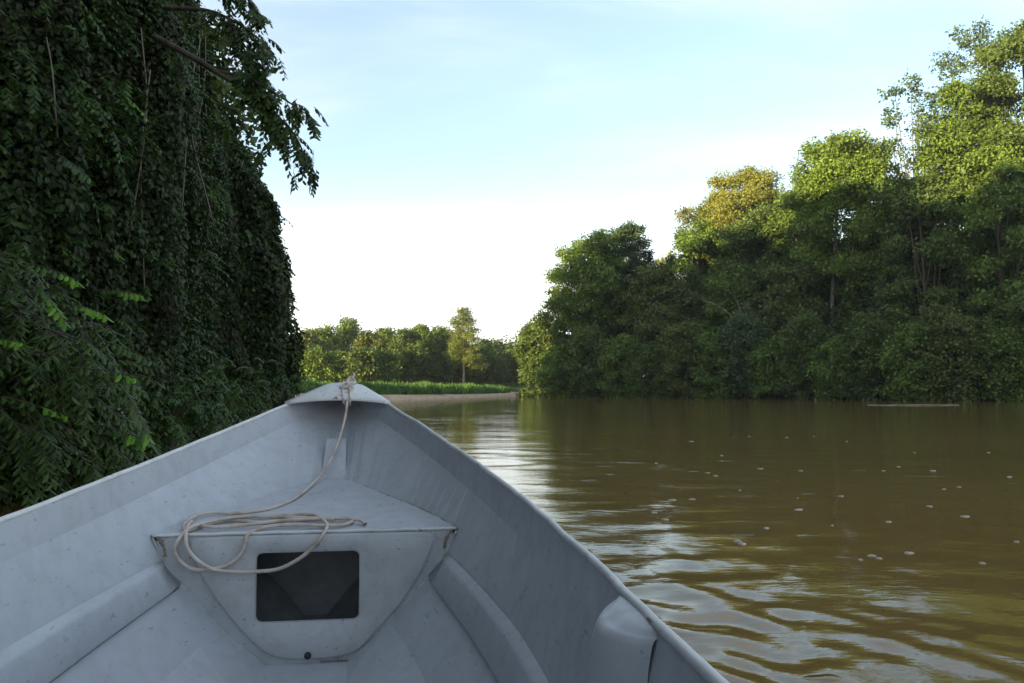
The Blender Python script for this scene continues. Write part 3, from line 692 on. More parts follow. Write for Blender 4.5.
def near_tree():
    """the big riverside tree whose leafy limb hangs over the water, upper left"""
    r = np.random.default_rng(611); x, y = -8.2, 12.4; gz = ground_at(x, y)
    root = empty('riverside_tree', (x, y, gz), 'big near tree with a drooping leafy limb reaching out against the sky, upper left', 'tree')
    O = np.array([x, y, gz]); fr = Fronds(); mb = MB()
    H = 15
    tk = catmull([(0, 0, -.4), (.3, .1, 4), (.1, -.2, 8), (.5, 0, 12), (.4, .2, H)], 6); mb.tube(tk, np.linspace(.42, .08, len(tk)), 9)
    # crown: limbs in all directions carrying fronds
    for k in range(70):
        z0 = r.uniform(4.0, 14.5); a = r.uniform(0, 6.283); ln = r.uniform(1.8, 4.0) * (1 if z0 < 11 else .75)
        if math.cos(a) > .3: ln = min(ln, (1.9 + .1 * z0) / max(.5, math.cos(a)))
        if math.cos(a) > .2 and z0 < 9.5: ln = min(ln, 1.6 / max(.5, math.cos(a)))
        ln *= .95
        d = np.array([math.cos(a), math.sin(a), r.uniform(-.1, .35)]); b = np.array([np.interp(z0, tk[:, 2], tk[:, 0]), 0, z0])
        q = catmull([b, b + d * ln * .5 + [0, 0, .15], b + d * ln + [0, 0, -.3 * ln * .5]], 5); mb.tube(q, np.linspace(.045, .010, len(q)), 5)
        for j in range(26):
            u = r.uniform(.2, 1); p = np.array([np.interp(u, np.linspace(0, 1, len(q)), q[:, c]) for c in range(3)]) + r.normal(size=3) * .28
            dd = r.normal(size=3) * [1, 1, .5] + d * .5 + [0, 0, -.3]
            fr.add(r, p, dd, r.uniform(.30, .55), 12, .135, .6, young=(.9 if r.uniform() < .012 else 0), rach=False)
    # the hanging limb traced in the photograph, at its real distance
    D0 = 11.0
    def chain(pts, r0): 
        pts = [(a - 5, b - 12, c) for a, b, c in pts]
        Q = catmull([px3(a, b, c) - O for a, b, c in pts], 6); mb.tube(Q, np.linspace(r0, .008, len(Q)), 6); return Q
    L1 = chain([(150, 40, 12.2), (190, 62, 11.5), (222, 82, 11.2), (248, 97, 11), (272, 118, 10.9), (295, 142, 10.8), (308, 168, 10.8)], .055)
    L2 = chain([(215, 76, 11.3), (240, 82, 11.1), (262, 92, 10.9), (288, 108, 10.8), (314, 126, 10.8)], .03)
    L3 = chain([(160, 10, 12), (200, 12, 11.6), (228, 22, 11.3), (252, 38, 11.1), (272, 58, 11)], .04)
    L4 = chain([(246, 97, 11), (262, 112, 10.9), (272, 132, 10.8), (287, 160, 10.8)], .02)
    L5 = chain([(180, -25, 12), (215, -15, 11.5), (240, -4, 11.3), (262, 22, 11.2)], .03)
    L6 = chain([(150, 20, 12), (170, 50, 12), (180, 80, 12)], .01) if True else chain([(195, 66, 11.5), (208, 88, 11.4), (214, 108, 11.3), (222, 128, 11.3)], .014)
    L7 = chain([(225, 20, 11.3), (238, 45, 11.2), (250, 66, 11.1), (262, 80, 11)], .02)
    for Q, u0, cnt in ((L1, .42, 74), (L2, .2, 66), (L3, .2, 70), (L4, .3, 26), (L5, .2, 50), (L6, .3, 14), (L7, .1, 50)):
        for j in range(cnt):
            u = r.uniform(u0, 1) ** .9; i = u * (len(Q) - 1); p = np.array([np.interp(i, np.arange(len(Q)), Q[:, c]) for c in range(3)])
            T = norm(Q[min(len(Q) - 1, int(i) + 1)] - Q[int(i)] + 1e-6)
            dd = T * .6 + r.normal(size=3) * [.6, .6, .35] + [0.15, 0, -.45]
            fr.add(r, p + r.normal(size=3) * .05, dd, r.uniform(.14, .26), 8, .115, .5)
    # short hanging sprays apart from the limb
    for px, py in ((258, 152), (256, 158), (310, 176), (309, 182), (290, 181), (214, 113), (219, 122), (222, 133)):
        p = px3(px, py - 10, 10.9) - O
        for j in range(2): fr.add(r, p + r.normal(size=3) * .03, r.normal(size=3) * [.3, .3, .1] + [0, 0, -1], .2, 8, .10, .1)
        mb.tube(catmull([p + [0, 0, .28], p + [.01, 0, .1], p], 3), .003, 3)
    fr.build(root, LM['near'], .44)
    mb.build('trunk', BARK, root, True)
near_tree()

def near_bush():
    r = np.random.default_rng(621); x, y = -6.6, 8.4; gz = ground_at(x, y)
    root = empty('riverside_bush', (x, y, gz), 'near bush of long feathery fronds with bright lime tips, lower left beside the boat', 'bush')
    O = np.array([x, y, gz]); fr = Fronds(); mb = MB()
    # arching branches
    tips = []
    for k in range(52):
        px = r.uniform(-70, 140); top = np.interp(px, [-70, 0, 60, 100, 140], [225, 240, 275, 330, 400]); py = r.uniform(top, 470); d = r.uniform(7.2, 9.2)
        e = px3(px, py, d) - O; b = np.array([r.normal() * .25, r.normal() * .25, 0]); m = (b + e) / 2 + [0, 0, r.uniform(.5, 1.0)]
        Q = catmull([b, m, e], 7); mb.tube(Q, np.linspace(.022, .004, len(Q)), 4)
        for j in range(17):
            u = r.uniform(.35, 1); p = np.array([np.interp(u, np.linspace(0, 1, len(Q)), Q[:, c]) for c in range(3)])
            dd = norm(Q[-1] - Q[-3]) * .5 + r.normal(size=3) * [.8, .7, .4] + [.1, -.15, -.1]
            fr.add(r, p, dd, r.uniform(.35, .7), 14, .125, .45, young=0)
    # the fronds with bright new tips
    for px, py, dx, dz, ln, yf in ((-35, 392, 1, -.05, 1.00, .32), (20, 262, .9, -.15, .55, .4), (32, 280, .6, -.6, .45, .6), (92, 290, .9, .05, .45, .45), (68, 304, .8, -.1, .35, .7),
                                  (70, 368, 1, .02, .62, .3), (-22, 340, 1, .1, .42, .6), (112, 428, .6, -.1, .35, .5), (130, 395, .4, -.6, .4, .15), (48, 150, .6, -.3, .4, .0), (100, 340, .9, -.2, .5, .0)):
        fr.add(r, px3(px, py, 7.1) - O, (dx, -.1, dz), ln, 18, .145, .16, young=yf)
    fr.build(root, LM['near'])
    mb.build('branches', BARK, root, True)
near_bush()

def low_shrub(label, px, depth, H, rr, seed):
    r = np.random.default_rng(seed); x = (px - 512) / 780 * depth; gz = ground_at(x, depth); root = empty('riverside_bush', (x, depth, gz), label, 'bush', 'low shrubs at the foot of the left bank')
    fr = Fronds(); mb = MB()
    for k in range(20):
        a = r.uniform(0, 6.28); e = np.array([rr * math.cos(a), rr * math.sin(a), H * r.uniform(.3, 1)]); Q = catmull([(0, 0, 0), e * .5 + [0, 0, .25 * H], e], 5); mb.tube(Q, np.linspace(.015, .004, len(Q)), 4)
        for j in range(12):
            u = r.uniform(.2, 1); p = np.array([np.interp(u, np.linspace(0, 1, len(Q)), Q[:, c]) for c in range(3)])
            fr.add(r, p, r.normal(size=3) + [.3, -.3, -.2], r.uniform(.25, .5), 12, .12, .5, rach=False)
    fr.build(root, LM['near'], .45); mb.build('branches', BARK, root, True)
low_shrub('low dark shrub at the water between the bright tipped bush and the vine curtain', 150, 13.0, 2.0, 1.2, 631)
low_shrub('low dark shrub at the water beneath the tall curtain of vines', 205, 17.5, 2.0, 1.4, 632)
low_shrub('low shrub at the foot of the rounded vine covered tree, just above the gunwale', 255, 23.5, 2.0, 1.5, 633)
low_shrub('low dark shrub at the waterline beside the boat, under the bright tipped bush', 40, 8.8, 1.2, 1.1, 634)

# tall forest inland on the left bank (it shades the boat and the lower right bank)
r_ = np.random.default_rng(9)
def dense_proto(label):
    r = np.random.default_rng(71); root = empty('left_bank_tree', (-16, 22, 1.0), label, 'tree', 'tall trees standing behind the left bank vines')
    H = 26; cens, rads = crown_clumps(r, 0, 0, H * .54, 5.2, 5.2, H * .48, 40, 2.3)
    P, D, Nn = clump_leaves(r, cens, rads, 7, .5, .9, .3); n = len(P); Ln = .62 * r.uniform(.6, 1.3, n)
    leaf_mesh('crown', P, D, Nn, Ln, Ln * .65, LM['dark'], root)
    mb = MB(); limb_set(mb, r, (0, 0, 0), H, cens, rads, .4, (0, 0), 8); mb.build('trunk', BARK, root, True); return root
SHL = 'tall dense dark tree in the forest behind the vine curtains of the left bank'
proto = dense_proto(SHL)
spots = [(-13, 17, .75), (-19, 14, 1), (-15, 9, .85), (-14.5, 31, .62), (-22, 30, 1.0), (-30, 36, 1.05), (-27, 22, 1.15), (-14, 1, 1), (-15, -9, 1.1), (-18, -20, 1.15), (-24, -12, 1.2), (-24, 3, 1.2), (-38, 38, 1.15), (-46, 42, 1.15),
         (-54, 45, 1.15), (-62, 44, 1.2), (-35, 28, 1.2), (-44, 30, 1.25), (-16, -32, 1.1), (-27, -30, 1.2), (-72, 48, 1.2), (-54, 32, 1.25), (-9.5, -2, .62), (-10, -7.5, .7), (-11, -13, .8), (-10.5, 3.5, .6), (-12, -19, .9), (-11, 8, .6), (-20, -4, 1.1), (-22, -22, 1.2), (-13, -27, 1)]
for i, (x, y, s) in enumerate(spots):
    o = proto if i == 0 else copy_tree(proto)
    o.location = (x, y, ground_at(x, y) - .1); o.scale = (s, s, s * 1.04); o.rotation_euler.z = r_.uniform(0, 6.28)
for k in range(26):                          # unseen lower growth, added to keep the low sun off the boat
    y = 6 - k * 1.6; o = copy_tree(proto); x = -9.2 - 3 * (k % 2) - r_.uniform(0, 1)
    o['label'] = 'unseen low growth added at the foot of the left bank forest to shade the boat'; o['category'] = 'bush'; o['group'] = 'unseen low growth added on the left bank to shade the boat'; o.name = 'left_bank_shade_bush'
    o.location = (x, y, ground_at(x, y) - 1.6); o.scale = (.5, .5, .30); o.rotation_euler.z = r_.uniform(0, 6.28)

# ------------------------------------------------------------------ floating things
r = np.random.default_rng(44)
d = 58.0; P = [((px - 512) / 780 * d, d + .3 * math.sin(px), .01 + .015 * math.sin(px * .07)) for px in np.linspace(868, 958, 12)]
lg = empty('driftwood_log', P[0], 'thin pale driftwood log floating low near the right bank', 'log'); Q = np.array(P) - np.array(P[0]); Q[:, 2] += .0
MB().tube(catmull(Q, 3), .035, 8).build('log', DRIFT, lg, True)

# small pale flecks lying on the brown water
FLECK_PALE = plain('fleck_pale', (.48, .43, .35), .7, 40)
r = np.random.default_rng(61)
def fleck(px, py, k):
    d = EYE * 780 / (py - 389); x = (px - 512) / 780 * d; sz = r.uniform(.010, .032) * (1 + d * .035)
    n = 11; a = np.arange(n) * 2 * math.pi / n; q = sz * r.uniform(.55, 1.25, n)
    X = q * np.cos(a) * 1.25; Y = q * np.sin(a); top = float(wave_height(np.array([[x]]), np.array([[d]]))[0, 0])
    v = [(X[i], Y[i], -.004) for i in range(n)] + [(X[i] * .8, Y[i] * .8, .004) for i in range(n)] + [(0, 0, .005)]
    f = [(i, (i + 1) % n, n + (i + 1) % n, n + i) for i in range(n)] + [(n + i, n + (i + 1) % n, 2 * n) for i in range(n)]
    o = mesh_obj('pale_fleck', v, f, FLECK_PALE, None, True); o.location = (x, d, top + .003); o.rotation_euler.z = r.uniform(0, 6)
    tag(o, 'small pale fleck drifting on the brown water right of the boat', 'fleck_pale', 'pale flecks drifting on the river')
for k, (px, py) in enumerate([(652, 511), (664, 518), (706, 472), (714, 475), (738, 489), (740, 542), (735, 539), (690, 498), (671, 499), (763, 526), (798, 470), (796, 508), (795, 497), (828, 524), (838, 495), (902, 550), (866, 553), (855, 557), (873, 556),
        (940, 488), (955, 486), (880, 470), (930, 470), (895, 466), (1005, 476), (985, 452), (912, 452), (845, 441), (785, 437), (812, 436), (758, 468), (748, 436), (690, 441), (925, 505), (960, 515), (1010, 540), (884, 520), (720, 455), (655, 463), (975, 560)]):
    fleck(px, py, k)

# ------------------------------------------------------------------ the boat
PHI = 0.13758759809917196
boat = empty('open_boat', (-0.97198, 4.51066, EYE), 'pale grey painted metal boat seen from inside towards its raised bow', 'boat')
boat.rotation_euler = (0, 0, PHI)       # local: x = starboard, -y = aft, z relative to eye height
def S3(s, wd, z): return np.array([wd, -s, z])

ST = [0, .1, .2, .376, .6, .9, 1.2, 1.6, 1.8, 2.1, 2.4, 2.7, 3.0, 3.3, 3.6, 4.5, 5.8, 7.2]
ROW = {
 'G': (ST, [.092, .139, .184, .26, .347, .451, .538, .632, .668, .711, .740, .755, .758, .750, .738, .735, .72, .68],
           [.002, -.023, -.047, -.087, -.135, -.192, -.241, -.297, -.318, -.346, -.366, -.378, -.383, -.381, -.373, -.365, -.36, -.35]),
 'K': (ST, [.039, .094, .147, .233, .33, .44, .53, .622, .656, .694, .719, .733, .736, .730, .722, .72, .705, .665],
           [-.071, -.10, -.128, -.175, -.229, -.294, -.348, -.405, -.426, -.45, -.464, -.468, -.464, -.452, -.44, -.435, -.43, -.42]),
 'H': ([.85, 1.0, 1.2, 1.4, 1.6, 1.8, 2.1, 2.4, 2.7, 3.6, 7.2], [.05, .14, .26, .385, .50, .54, .60, .652, .68, .705, .66], [-.60, -.603, -.607, -.615, -.632, -.643, -.661, -.681, -.70, -.75, -.77]),
 'B': ([.95, 1.2, 1.6, 1.8, 2.1, 2.4, 2.7, 3.6, 7.2], [.05, .21, .442, .495, .565, .618, .65, .69, .65], [-.665, -.68, -.702, -.729, -.766, -.797, -.82, -.87, -.90]),
 'Ch': ([1.1, 1.3, 1.6, 1.8, 2.1, 2.4, 2.7, 3.0, 3.6, 4.5, 7.2], [.05, .14, .30, .362, .434, .485, .52, .545, .58, .60, .56], [-.77, -.81, -.866, -.891, -.938, -.99, -1.035, -1.08, -1.16, -1.25, -1.28]),
 'E': ([1.3, 1.6, 2.1, 3.0, 3.6, 4.5, 7.2], [.05, .145, .18, .22, .24, .25, .25], [-.92, -1.0, -1.07, -1.20, -1.29, -1.38, -1.40]),
}
def row(k, s):
    a, b, c = ROW[k]; return np.interp(s, a, b), np.interp(s, a, c)
def row_pts(k, side, n1=16, n2=40):
    s0 = ROW[k][0][0]; S = np.concatenate([np.linspace(s0, 1.6, n1, endpoint=False), np.linspace(1.6, 7.2, n2)])
    return [S3(s, side * row(k, s)[0], row(k, s)[1]) for s in S]
keys = ['G', 'K', 'H', 'B', 'Ch', 'E']
hull = MB()
ring = [row_pts(k, -1) for k in keys] + [row_pts(k, 1) for k in keys[::-1]]
hull.grid(ring)
m_ = len(ring[0])
stem = [i * m_ for i in range(12)]
for i in range(5): hull.f.append((stem[i], stem[i + 1], stem[10 - i], stem[11 - i]))
st2 = [i * m_ + m_ - 1 for i in range(12)]
for i in range(5): hull.f.append((st2[i], st2[11 - i], st2[10 - i], st2[i + 1]))
ho = hull.build('hull', PAINT, boat)
sol = ho.modifiers.new('thickness', 'SOLIDIFY'); sol.thickness = .004; sol.offset = 0
bm_mod = ho.modifiers.new('round', 'BEVEL'); bm_mod.width = .006; bm_mod.segments = 2; bm_mod.limit_method = 'ANGLE'; bm_mod.angle_limit = R(12)

# gunwale rims, slightly battered
for side in (-1, 1):
    S = np.linspace(.0, 7.2, 150); rr = np.random.default_rng(5 + side)
    P = np.array([S3(s, side * (row('G', s)[0] + .003), row('G', s)[1] + .004) for s in S]); P += np.convolve(rr.normal(size=len(S)), [.3, .4, .3], 'same')[:, None] * [.0016, 0, .0018]
    MB().tube(P, .009, 8).build('gunwale_rim', RIM, boat, True)

# bow plate: cambered, its front edge rounded, its aft edge folded down
G = []
for s in [-.11, -.09, -.05, 0, .08, .16, .26, .376]:
    hw = (row('G', s)[0] + .012) if s > .02 else [.05, .075, .092, .104][[-.11, -.09, -.05, 0].index(s) if s in (-.11, -.09, -.05, 0) else 3]
    zz = row('G', max(0, s))[1] + .018
    G.append([S3(s, hw * t, zz + .022 * (1 - t * t) * (1 if s > 0 else .6)) for t in np.linspace(-1, 1, 13)])
last = G[-1]; G.append([p + np.array([0, -.004, -.014]) for p in last])
bpl = MB().grid(G).build('bow_plate', RIM, boat, True)
mo = bpl.modifiers.new('thickness', 'SOLIDIFY'); mo.thickness = .005; mo.offset = -1

# small platform behind the bulkhead
G = []
for s in np.linspace(.62, 1.605, 12):
    z = -.528 + .083 * (1.605 - s) * .97
    # half width where the hull side is cut at this height
    k, kz = row('K', s); h, hz = row('H', s) if s > .85 else (.05, np.interp(s, [0, .85], [-.07, -.60]))
    t = (kz - z) / (kz - hz); hw = k + (h - k) * t - .002
    G.append([S3(s, hw * u, z + .004 * math.sin(u * 5 + s * 7)) for u in np.linspace(-1, 1, 15)])
plat_edge = [(g[0], g[-1]) for g in G]
pl = MB().grid(G).build('fore_platform', PAINT, boat)
mo = pl.modifiers.new('thickness', 'SOLIDIFY'); mo.thickness = .004; mo.offset = -1
for e in (0, 1):
    P = catmull([g[e] + [(.004 if e == 0 else -.004), 0, .002] for g in plat_edge], 3)
    rr = np.random.default_rng(e); MB().tube(P, .0035 * rr.uniform(.5, 1.3, len(P)), 6).build('seam_bead', GRIME if e else PAINT2, boat, True)
# vertical stem plate
sp = MB(); sp.grid([[S3(.60 - .16 * t, x * (.060 - .012 * t), -.447 + .19 * t) for x in (-1, -.5, 0, .5, 1)] for t in np.linspace(0, 1, 5)])
o = sp.build('stem_plate', PAINT, boat); mo = o.modifiers.new('thickness', 'SOLIDIFY'); mo.thickness = .004

# bulkhead with a raised face, rounded hatch hole, hull-fitting flange
S0 = 1.607
def ring_round(x0, x1, z0, z1, rad, n=6):
    P = []
    for cx, cz, a0 in ((x1 - rad, z1 - rad, 0), (x0 + rad, z1 - rad, 90), (x0 + rad, z0 + rad, 180), (x1 - rad, z0 + rad, 270)):
        for k in range(n + 1):
            a = R(a0 + 90 * k / n); P.append((cx + rad * math.cos(a), cz + rad * math.sin(a)))
    return P
def resample(poly, n, start_ang_c):
    """sample the closed outline at n even polar angles round a centre"""
    c = np.array(start_ang_c); P = np.array(poly) ; res = []
    for i in range(n):
        a = 2 * math.pi * i / n; d = np.array([math.cos(a), math.sin(a)]); best = None
        for j in range(len(P)):
            p, q = P[j] - c, P[(j + 1) % len(P)] - c; e = q - p; den = d[0] * e[1] - d[1] * e[0]
            if abs(den) < 1e-9: continue
            t = (p[0] * e[1] - p[1] * e[0]) / den; u = (p[0] * d[1] - p[1] * d[0]) / den
            if t > 0 and -1e-6 <= u <= 1 + 1e-6 and (best is None or t < best): best = t
        res.append(c + d * best)
    return res
def smooth_poly(p, it=2):
    p = [np.array(q, float) for q in p]
    for _ in range(it):
        p = sum([[a * .8 + b * .2, a * .2 + b * .8] for a, b in zip(p, p[1:] + p[:1])], [])
    return p
cen = (0.003, -.722); NB = 144
hole = resample(ring_round(-.182, .186, -.847, -.598, .022), NB, cen)
face_o = resample(smooth_poly([(-.435, -.545), (-.37, -.533), (.43, -.533), (.475, -.545), (.425, -.675), (.345, -.795), (.262, -.885), (.165, -.985), (-.12, -.985), (-.245, -.862), (-.365, -.70)]), NB, cen)
flan = resample([(-.548, -.531), (.548, -.531), (.500, -.632), (.442, -.702), (.30, -.866), (.145, -1.0), (-.145, -1.0), (-.30, -.866), (-.442, -.702), (-.5, -.632)], NB, cen)
def ringp(P, s, k=1.0): return [S3(s, cen[0] + (p[0] - cen[0]) * k, cen[1] + (p[1] - cen[1]) * k) for p in P]
layers = [ringp(hole, S0 - .004, 1), ringp(hole, S0 + .010, 1.0), ringp(hole, S0 + .016, 1.03), ringp(face_o, S0 + .016, .965), ringp(face_o, S0 + .013, .985), ringp(face_o, S0 + .004, 1.0), ringp(face_o, S0 + .001, 1.015), ringp(flan, S0, .999)]
bh = MB(); nl_ = len(layers); b0 = 0
for Lr in layers: bh.v += Lr
for i in range(nl_ - 1):
    for k in range(NB):
        a, b = i * NB + k, i * NB + (k + 1) % NB; bh.f.append((a, b, b + NB, a + NB))
bho = bh.build('bulkhead', PAINT2, boat, True)
# lip along the platform's aft edge, and the grimy corner seams
P = catmull([S3(S0 + .004, x, -.526 + .001 * math.sin(x * 40)) for x in np.linspace(-.545, .545, 24)], 2)
MB().tube(P, .006, 6).build('platform_lip', RIM, boat, True)
for side in (-1, 1):
    rr = np.random.default_rng(20 + side)
    P = catmull([S3(S0 + .004, side * x, z) for x, z in ((.545, -.535), (.50, -.628), (.444, -.70), (.37, -.785), (.302, -.866), (.22, -.94), (.145, -.998))], 6)
    MB().tube(P, .0045 * rr.uniform(.5, 1.3, len(P)), 6).build('seam_bead', PAINT2, boat, True)
    P = catmull([S3(S0 + .008, side * x, z) for x, z in ((.53, -.53), (.515, -.55), (.505, -.57), (.50, -.60))], 4)
    MB().tube(P, .006 * rr.uniform(.4, 1.3, len(P)), 6).build('seam_stain', GRIME, boat, True)
P = catmull([S3(S0 + .006, x, -.996) for x in np.linspace(.05, .15, 8)], 3); MB().tube(P, .002, 6).build('seam_stain', GRIME, boat, True)
# drain plug hole
dp = MB(); dp.tube([S3(S0 + .002, .006, -.968), S3(S0 + .026, .006, -.968)], [.014, .012], 16); dp.build('drain_plug', RUBBER, boat, True)
# added dark lining behind the hatch; its colour stands in for the locker's shade
lk = MB(); LR = []
for side in (-1, 1):
    rows_ = []
    for k in ('P', 'H', 'B', 'Ch', 'E'):
        pts = []
        for s_ in np.linspace(1.30, 1.598, 8):
            if k == 'P':
                z = -.536 + .083 * (1.605 - s_); kk, kz = row('K', s_); h, hz = row('H', s_); hw = kk + (h - kk) * (kz - z) / (kz - hz)
            else: hw, z = row(k, s_)
            pts.append(S3(s_, side * max(.01, hw - .008), z + (.006 if k != 'P' else 0)))
        rows_.append(pts)
    LR += rows_ if side < 0 else rows_[::-1]
lk.grid(LR)
lk.f.append(tuple(i * 8 for i in range(10)))
lk.build('locker_shade_lining', plain('locker_shade_grey', (.15, .155, .16), .6, 6), boat)
# side stringers
for side in (-1, 1):
    Sg = np.linspace(1.625, 7.0, 60); G = []
    for s in Sg:
        h, hz = row('H', s); b, bz = row('B', s); e = min(1, .35 + (s - 1.625) * 8)
        pts = [(h + .004, hz + .022), (h - .019 * e, hz + .012), (h - .027 * e, hz + .006), (h - .031 * e, hz - .003), (b - .020 * e, bz + .014), (b - .018 * e, bz + .006), (b - .010 * e, bz), (b + .004, bz - .001)]
        G.append([S3(s, side * x, z) for x, z in pts])
    G = [[p + np.array([side * .02, 0, -.0]) for p in G[0]]] + G
    MB().grid(G).build('stringer', PAINT, boat, True)
    Sg = np.linspace(1.63, 7.0, 40); P = [S3(s, side * (row('B', s)[0] - .004), row('B', s)[1] - .004) for s in Sg]
    MB().tube(P, .0028, 5).build('seam_bead', GRIME, boat, True)
# knees (side frames) standing against the hull
for side in (-1, 1):
    for sk in (3.30, 4.6, 6.0):
        G = []
        prof = [('G', .000), ('G', -.010), ('K', .015), ('H', .0), ('B', .0), ('Ch', .0)]
        ctr = []
        for s_off in np.linspace(-.17, .10, 15):
            colp = []
            for j, (k, dz) in enumerate(prof):
                s = sk + s_off * (.85 if j == 0 else .95 if j == 1 else 1)
                h, z = row(k, s)
                env = math.cos(math.pi / 2 * min(1, abs(s_off) / (.17 if s_off < 0 else .10))) ** (.9 if s_off < 0 else .6)
                pr = (.0, .050, .068, .078, .078, .05)[j] * env + .002
                colp.append(S3(s, side * (h - pr), z + dz + (.004 * env if j == 0 else 0)))
            ctr.append([q for q in catmull(colp, 4)])
        MB().grid(ctr).build('side_knee', PAINT, boat, True)
# floor boards, thwarts
G = [[S3(s, x * min(row('Ch', s)[0] + .03, .60), -1.125) for x in np.linspace(-1, 1, 9)] for s in np.linspace(3.05, 7.15, 20)]
o = MB().grid(G).build('floor_panel', PAINT, boat); mo = o.modifiers.new('thickness', 'SOLIDIFY'); mo.thickness = .01
for sk in (4.55, 6.0):
    hw = row('H', sk)[0] - .03
    v = [S3(s, x * hw, z) for s in (sk - .14, sk + .14) for x in (-1, 1) for z in (-.74, -.70)]
    o = mesh_obj('thwart', v, [(0, 1, 3, 2), (4, 6, 7, 5), (0, 4, 5, 1), (2, 3, 7, 6), (1, 5, 7, 3), (0, 2, 6, 4)], PAINT2, boat)
    bmo = o.modifiers.new('b', 'BEVEL'); bmo.width = .008; bmo.segments = 2

# ------------------------------------------------------------------ mooring rope
rope = empty('mooring_rope', boat.location, 'off white mooring rope tied to the bow plate and coiled loosely on the small platform', 'rope'); rope.rotation_euler = (0, 0, PHI)
Rr = .0068
def q3(L): return [S3(*p) for p in L]
def twisted(name, pts, rad=Rr, n=14):
    """three-strand laid rope along a smooth path, as one mesh"""
    P = catmull(pts, n); d = np.r_[0, np.cumsum(np.linalg.norm(np.diff(P, axis=0), axis=1))]
    m = int(d[-1] / .006) + 4; u = np.linspace(0, d[-1], m); P = np.stack([np.interp(u, d, P[:, k]) for k in range(3)], 1)
    T = norm(np.gradient(P, axis=0)); up = np.array([0, 0, 1.0]); A1 = norm(np.cross(T, up) + 1e-5); B1 = np.cross(T, A1)
    seg = 9; a = np.arange(seg) * 2 * math.pi / seg
    V = []
    for i in range(m):
        rr = rad * (1 + .11 * np.cos(3 * a - u[i] * 2 * math.pi / .016))
        V.append(P[i] + rr[:, None] * (np.cos(a)[:, None] * A1[i] + np.sin(a)[:, None] * B1[i]))
    V = np.concatenate(V); i, k = np.meshgrid(np.arange(m - 1), np.arange(seg), indexing='ij'); k2 = (k + 1) % seg
    F = np.stack([i * seg + k, i * seg + k2, (i + 1) * seg + k2, (i + 1) * seg + k], -1).reshape(-1, 4)
    return fast_mesh(name, V, F, ROPE, rope, True)
hang = [(.36, .047, -.045), (.392, .048, -.075), (.42, .04, -.152), (.48, .021, -.242), (.56, -.006, -.332), (.68, -.042, -.404), (.84, -.085, -.452), (1.073, -.121, -.474)]
A_l = [(1.235, -.18, -.487), (1.298, -.248, -.493), (1.325, -.32, -.495), (1.318, -.398, -.492), (1.363, -.445, -.492), (1.455, -.466, -.500), (1.56, -.452, -.505)]
B_l = [(1.60, -.425, -.512), (1.521, -.387, -.508), (1.453, -.312, -.503), (1.50, -.191, -.506), (1.48, -.046, -.505), (1.462, .10, -.503), (1.50, .155, -.506), (1.568, .10, -.512), (1.55, -.075, -.508), (1.585, -.17, -.512)]
C_l = [(1.622, -.214, -.530), (1.634, -.219, -.558), (1.640, -.235, -.597), (1.640, -.273, -.628), (1.640, -.325, -.644), (1.640, -.394, -.643), (1.638, -.437, -.617), (1.640, -.460, -.580), (1.640, -.451, -.541), (1.60, -.414, -.500)]
D_l = [(1.50, -.33, -.490), (1.45, -.25, -.490), (1.47, -.10, -.493), (1.50, .02, -.495), (1.53, .09, -.498)]
twisted('rope_line', q3(hang + A_l + B_l + C_l + D_l))
D2 = [(1.50, -.44, -.497), (1.58, -.432, -.497), (1.640, -.424, -.528), (1.650, -.412, -.571), (1.652, -.377, -.611), (1.655, -.321, -.643), (1.645, -.255, -.655), (1.640, -.175, -.658), (1.640, -.097, -.650), (1.640, -.027, -.616), (1.638, .022, -.574), (1.625, .056, -.531),
      (1.57, .062, -.506), (1.46, .01, -.492), (1.42, -.06, -.492), (1.425, -.205, -.494), (1.46, -.327, -.496), (1.53, -.398, -.500), (1.585, -.36, -.503), (1.57, -.28, -.506), (1.52, -.10, -.497), (1.50, .05, -.496), (1.515, .17, -.500), (1.56, .205, -.512)]
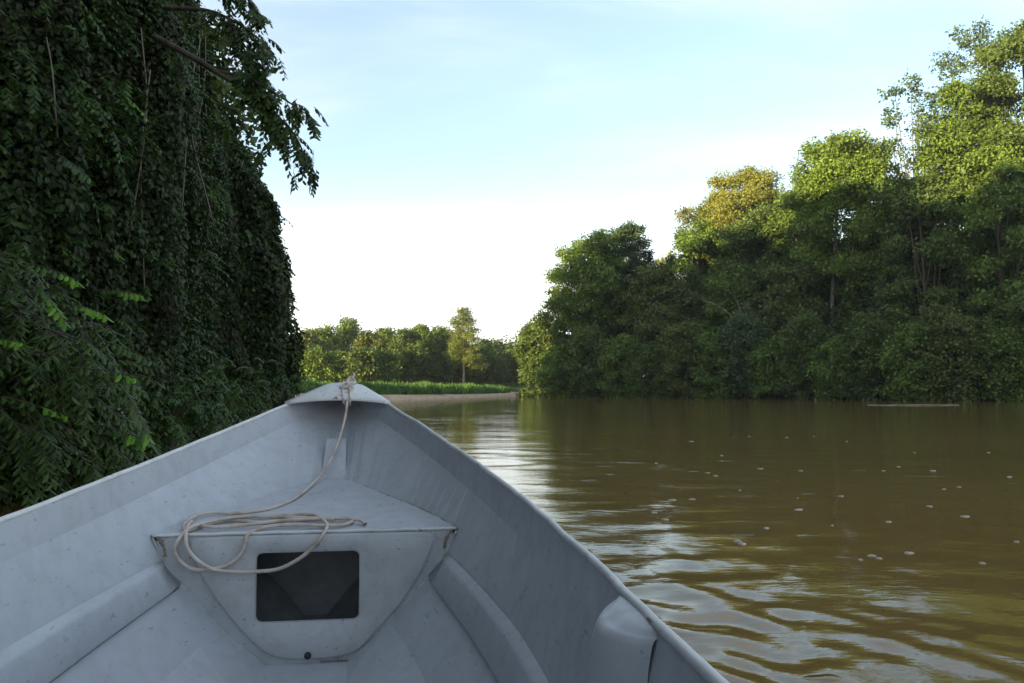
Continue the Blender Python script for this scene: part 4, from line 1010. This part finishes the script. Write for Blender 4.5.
twisted('rope_line', q3(D2))
# knot round the bow plate
def zp(s_, h=.009):
    return float(np.interp(s_, [-.11, 0, .08, .16, .26, .376], [.022, .040, .022, .003, -.024, -.051])) + h
def over(L): return q3([(a, b, zp(a, c)) for a, b, c in L])
twisted('knot', q3([(.345, .040, -.085), (.382, .030, -.070)]) + over([(.370, .026, .009), (.25, .012, .009), (.12, .014, .010), (0, .030, .010), (-.08, .034, .011), (-.122, .036, .002)]) + q3([(-.12, .036, -.03), (-.06, .036, -.05)]))
twisted('knot', q3([(-.06, .052, -.05), (-.12, .052, -.03)]) + over([(-.122, .052, .002), (-.06, .050, .012), (.04, .030, .022), (.14, .034, .021), (.24, .052, .010), (.37, .062, .009)]) + q3([(.384, .062, -.068), (.345, .06, -.085)]))
twisted('knot', over([(.02, .012, .010), (.0, .040, .028), (.02, .066, .010), (.08, .060, .012), (.12, .026, .026), (.15, -.004, .012), (.20, .010, .010), (.19, .046, .026), (.22, .068, .009), (.30, .02, .010), (.39, -.008, .004)]))
twisted('knot', over([(-.02, .030, .026), (-.06, .040, .030), (-.09, .048, .045), (-.10, .052, .072)]))
print('leaves', TOT, 'objects', len(bpy.data.objects))

# ------------------------------------------------------------------ river haze
hz = mesh_obj('haze', [(x, y, z) for x in (-420, 480) for y in (-230, 520) for z in (-3.0, 60)],
              [(0, 1, 3, 2), (4, 6, 7, 5), (0, 4, 5, 1), (2, 3, 7, 6), (1, 5, 7, 3), (0, 2, 6, 4)], None)
mh = bpy.data.materials.new('haze_air'); mh.use_nodes = True; nh = mh.node_tree
for nd in list(nh.nodes):
    if nd.type != 'OUTPUT_MATERIAL': nh.nodes.remove(nd)
pv = nh.nodes.new('ShaderNodeVolumePrincipled'); pv.inputs['Color'].default_value = (.92, .95, 1, 1); pv.inputs['Density'].default_value = .0002
nh.links.new(pv.outputs[0], nh.nodes['Material Output'].inputs['Volume'])
hz.data.materials.append(mh); tag(hz, 'thin evening haze over the river', 'haze', kind='stuff')
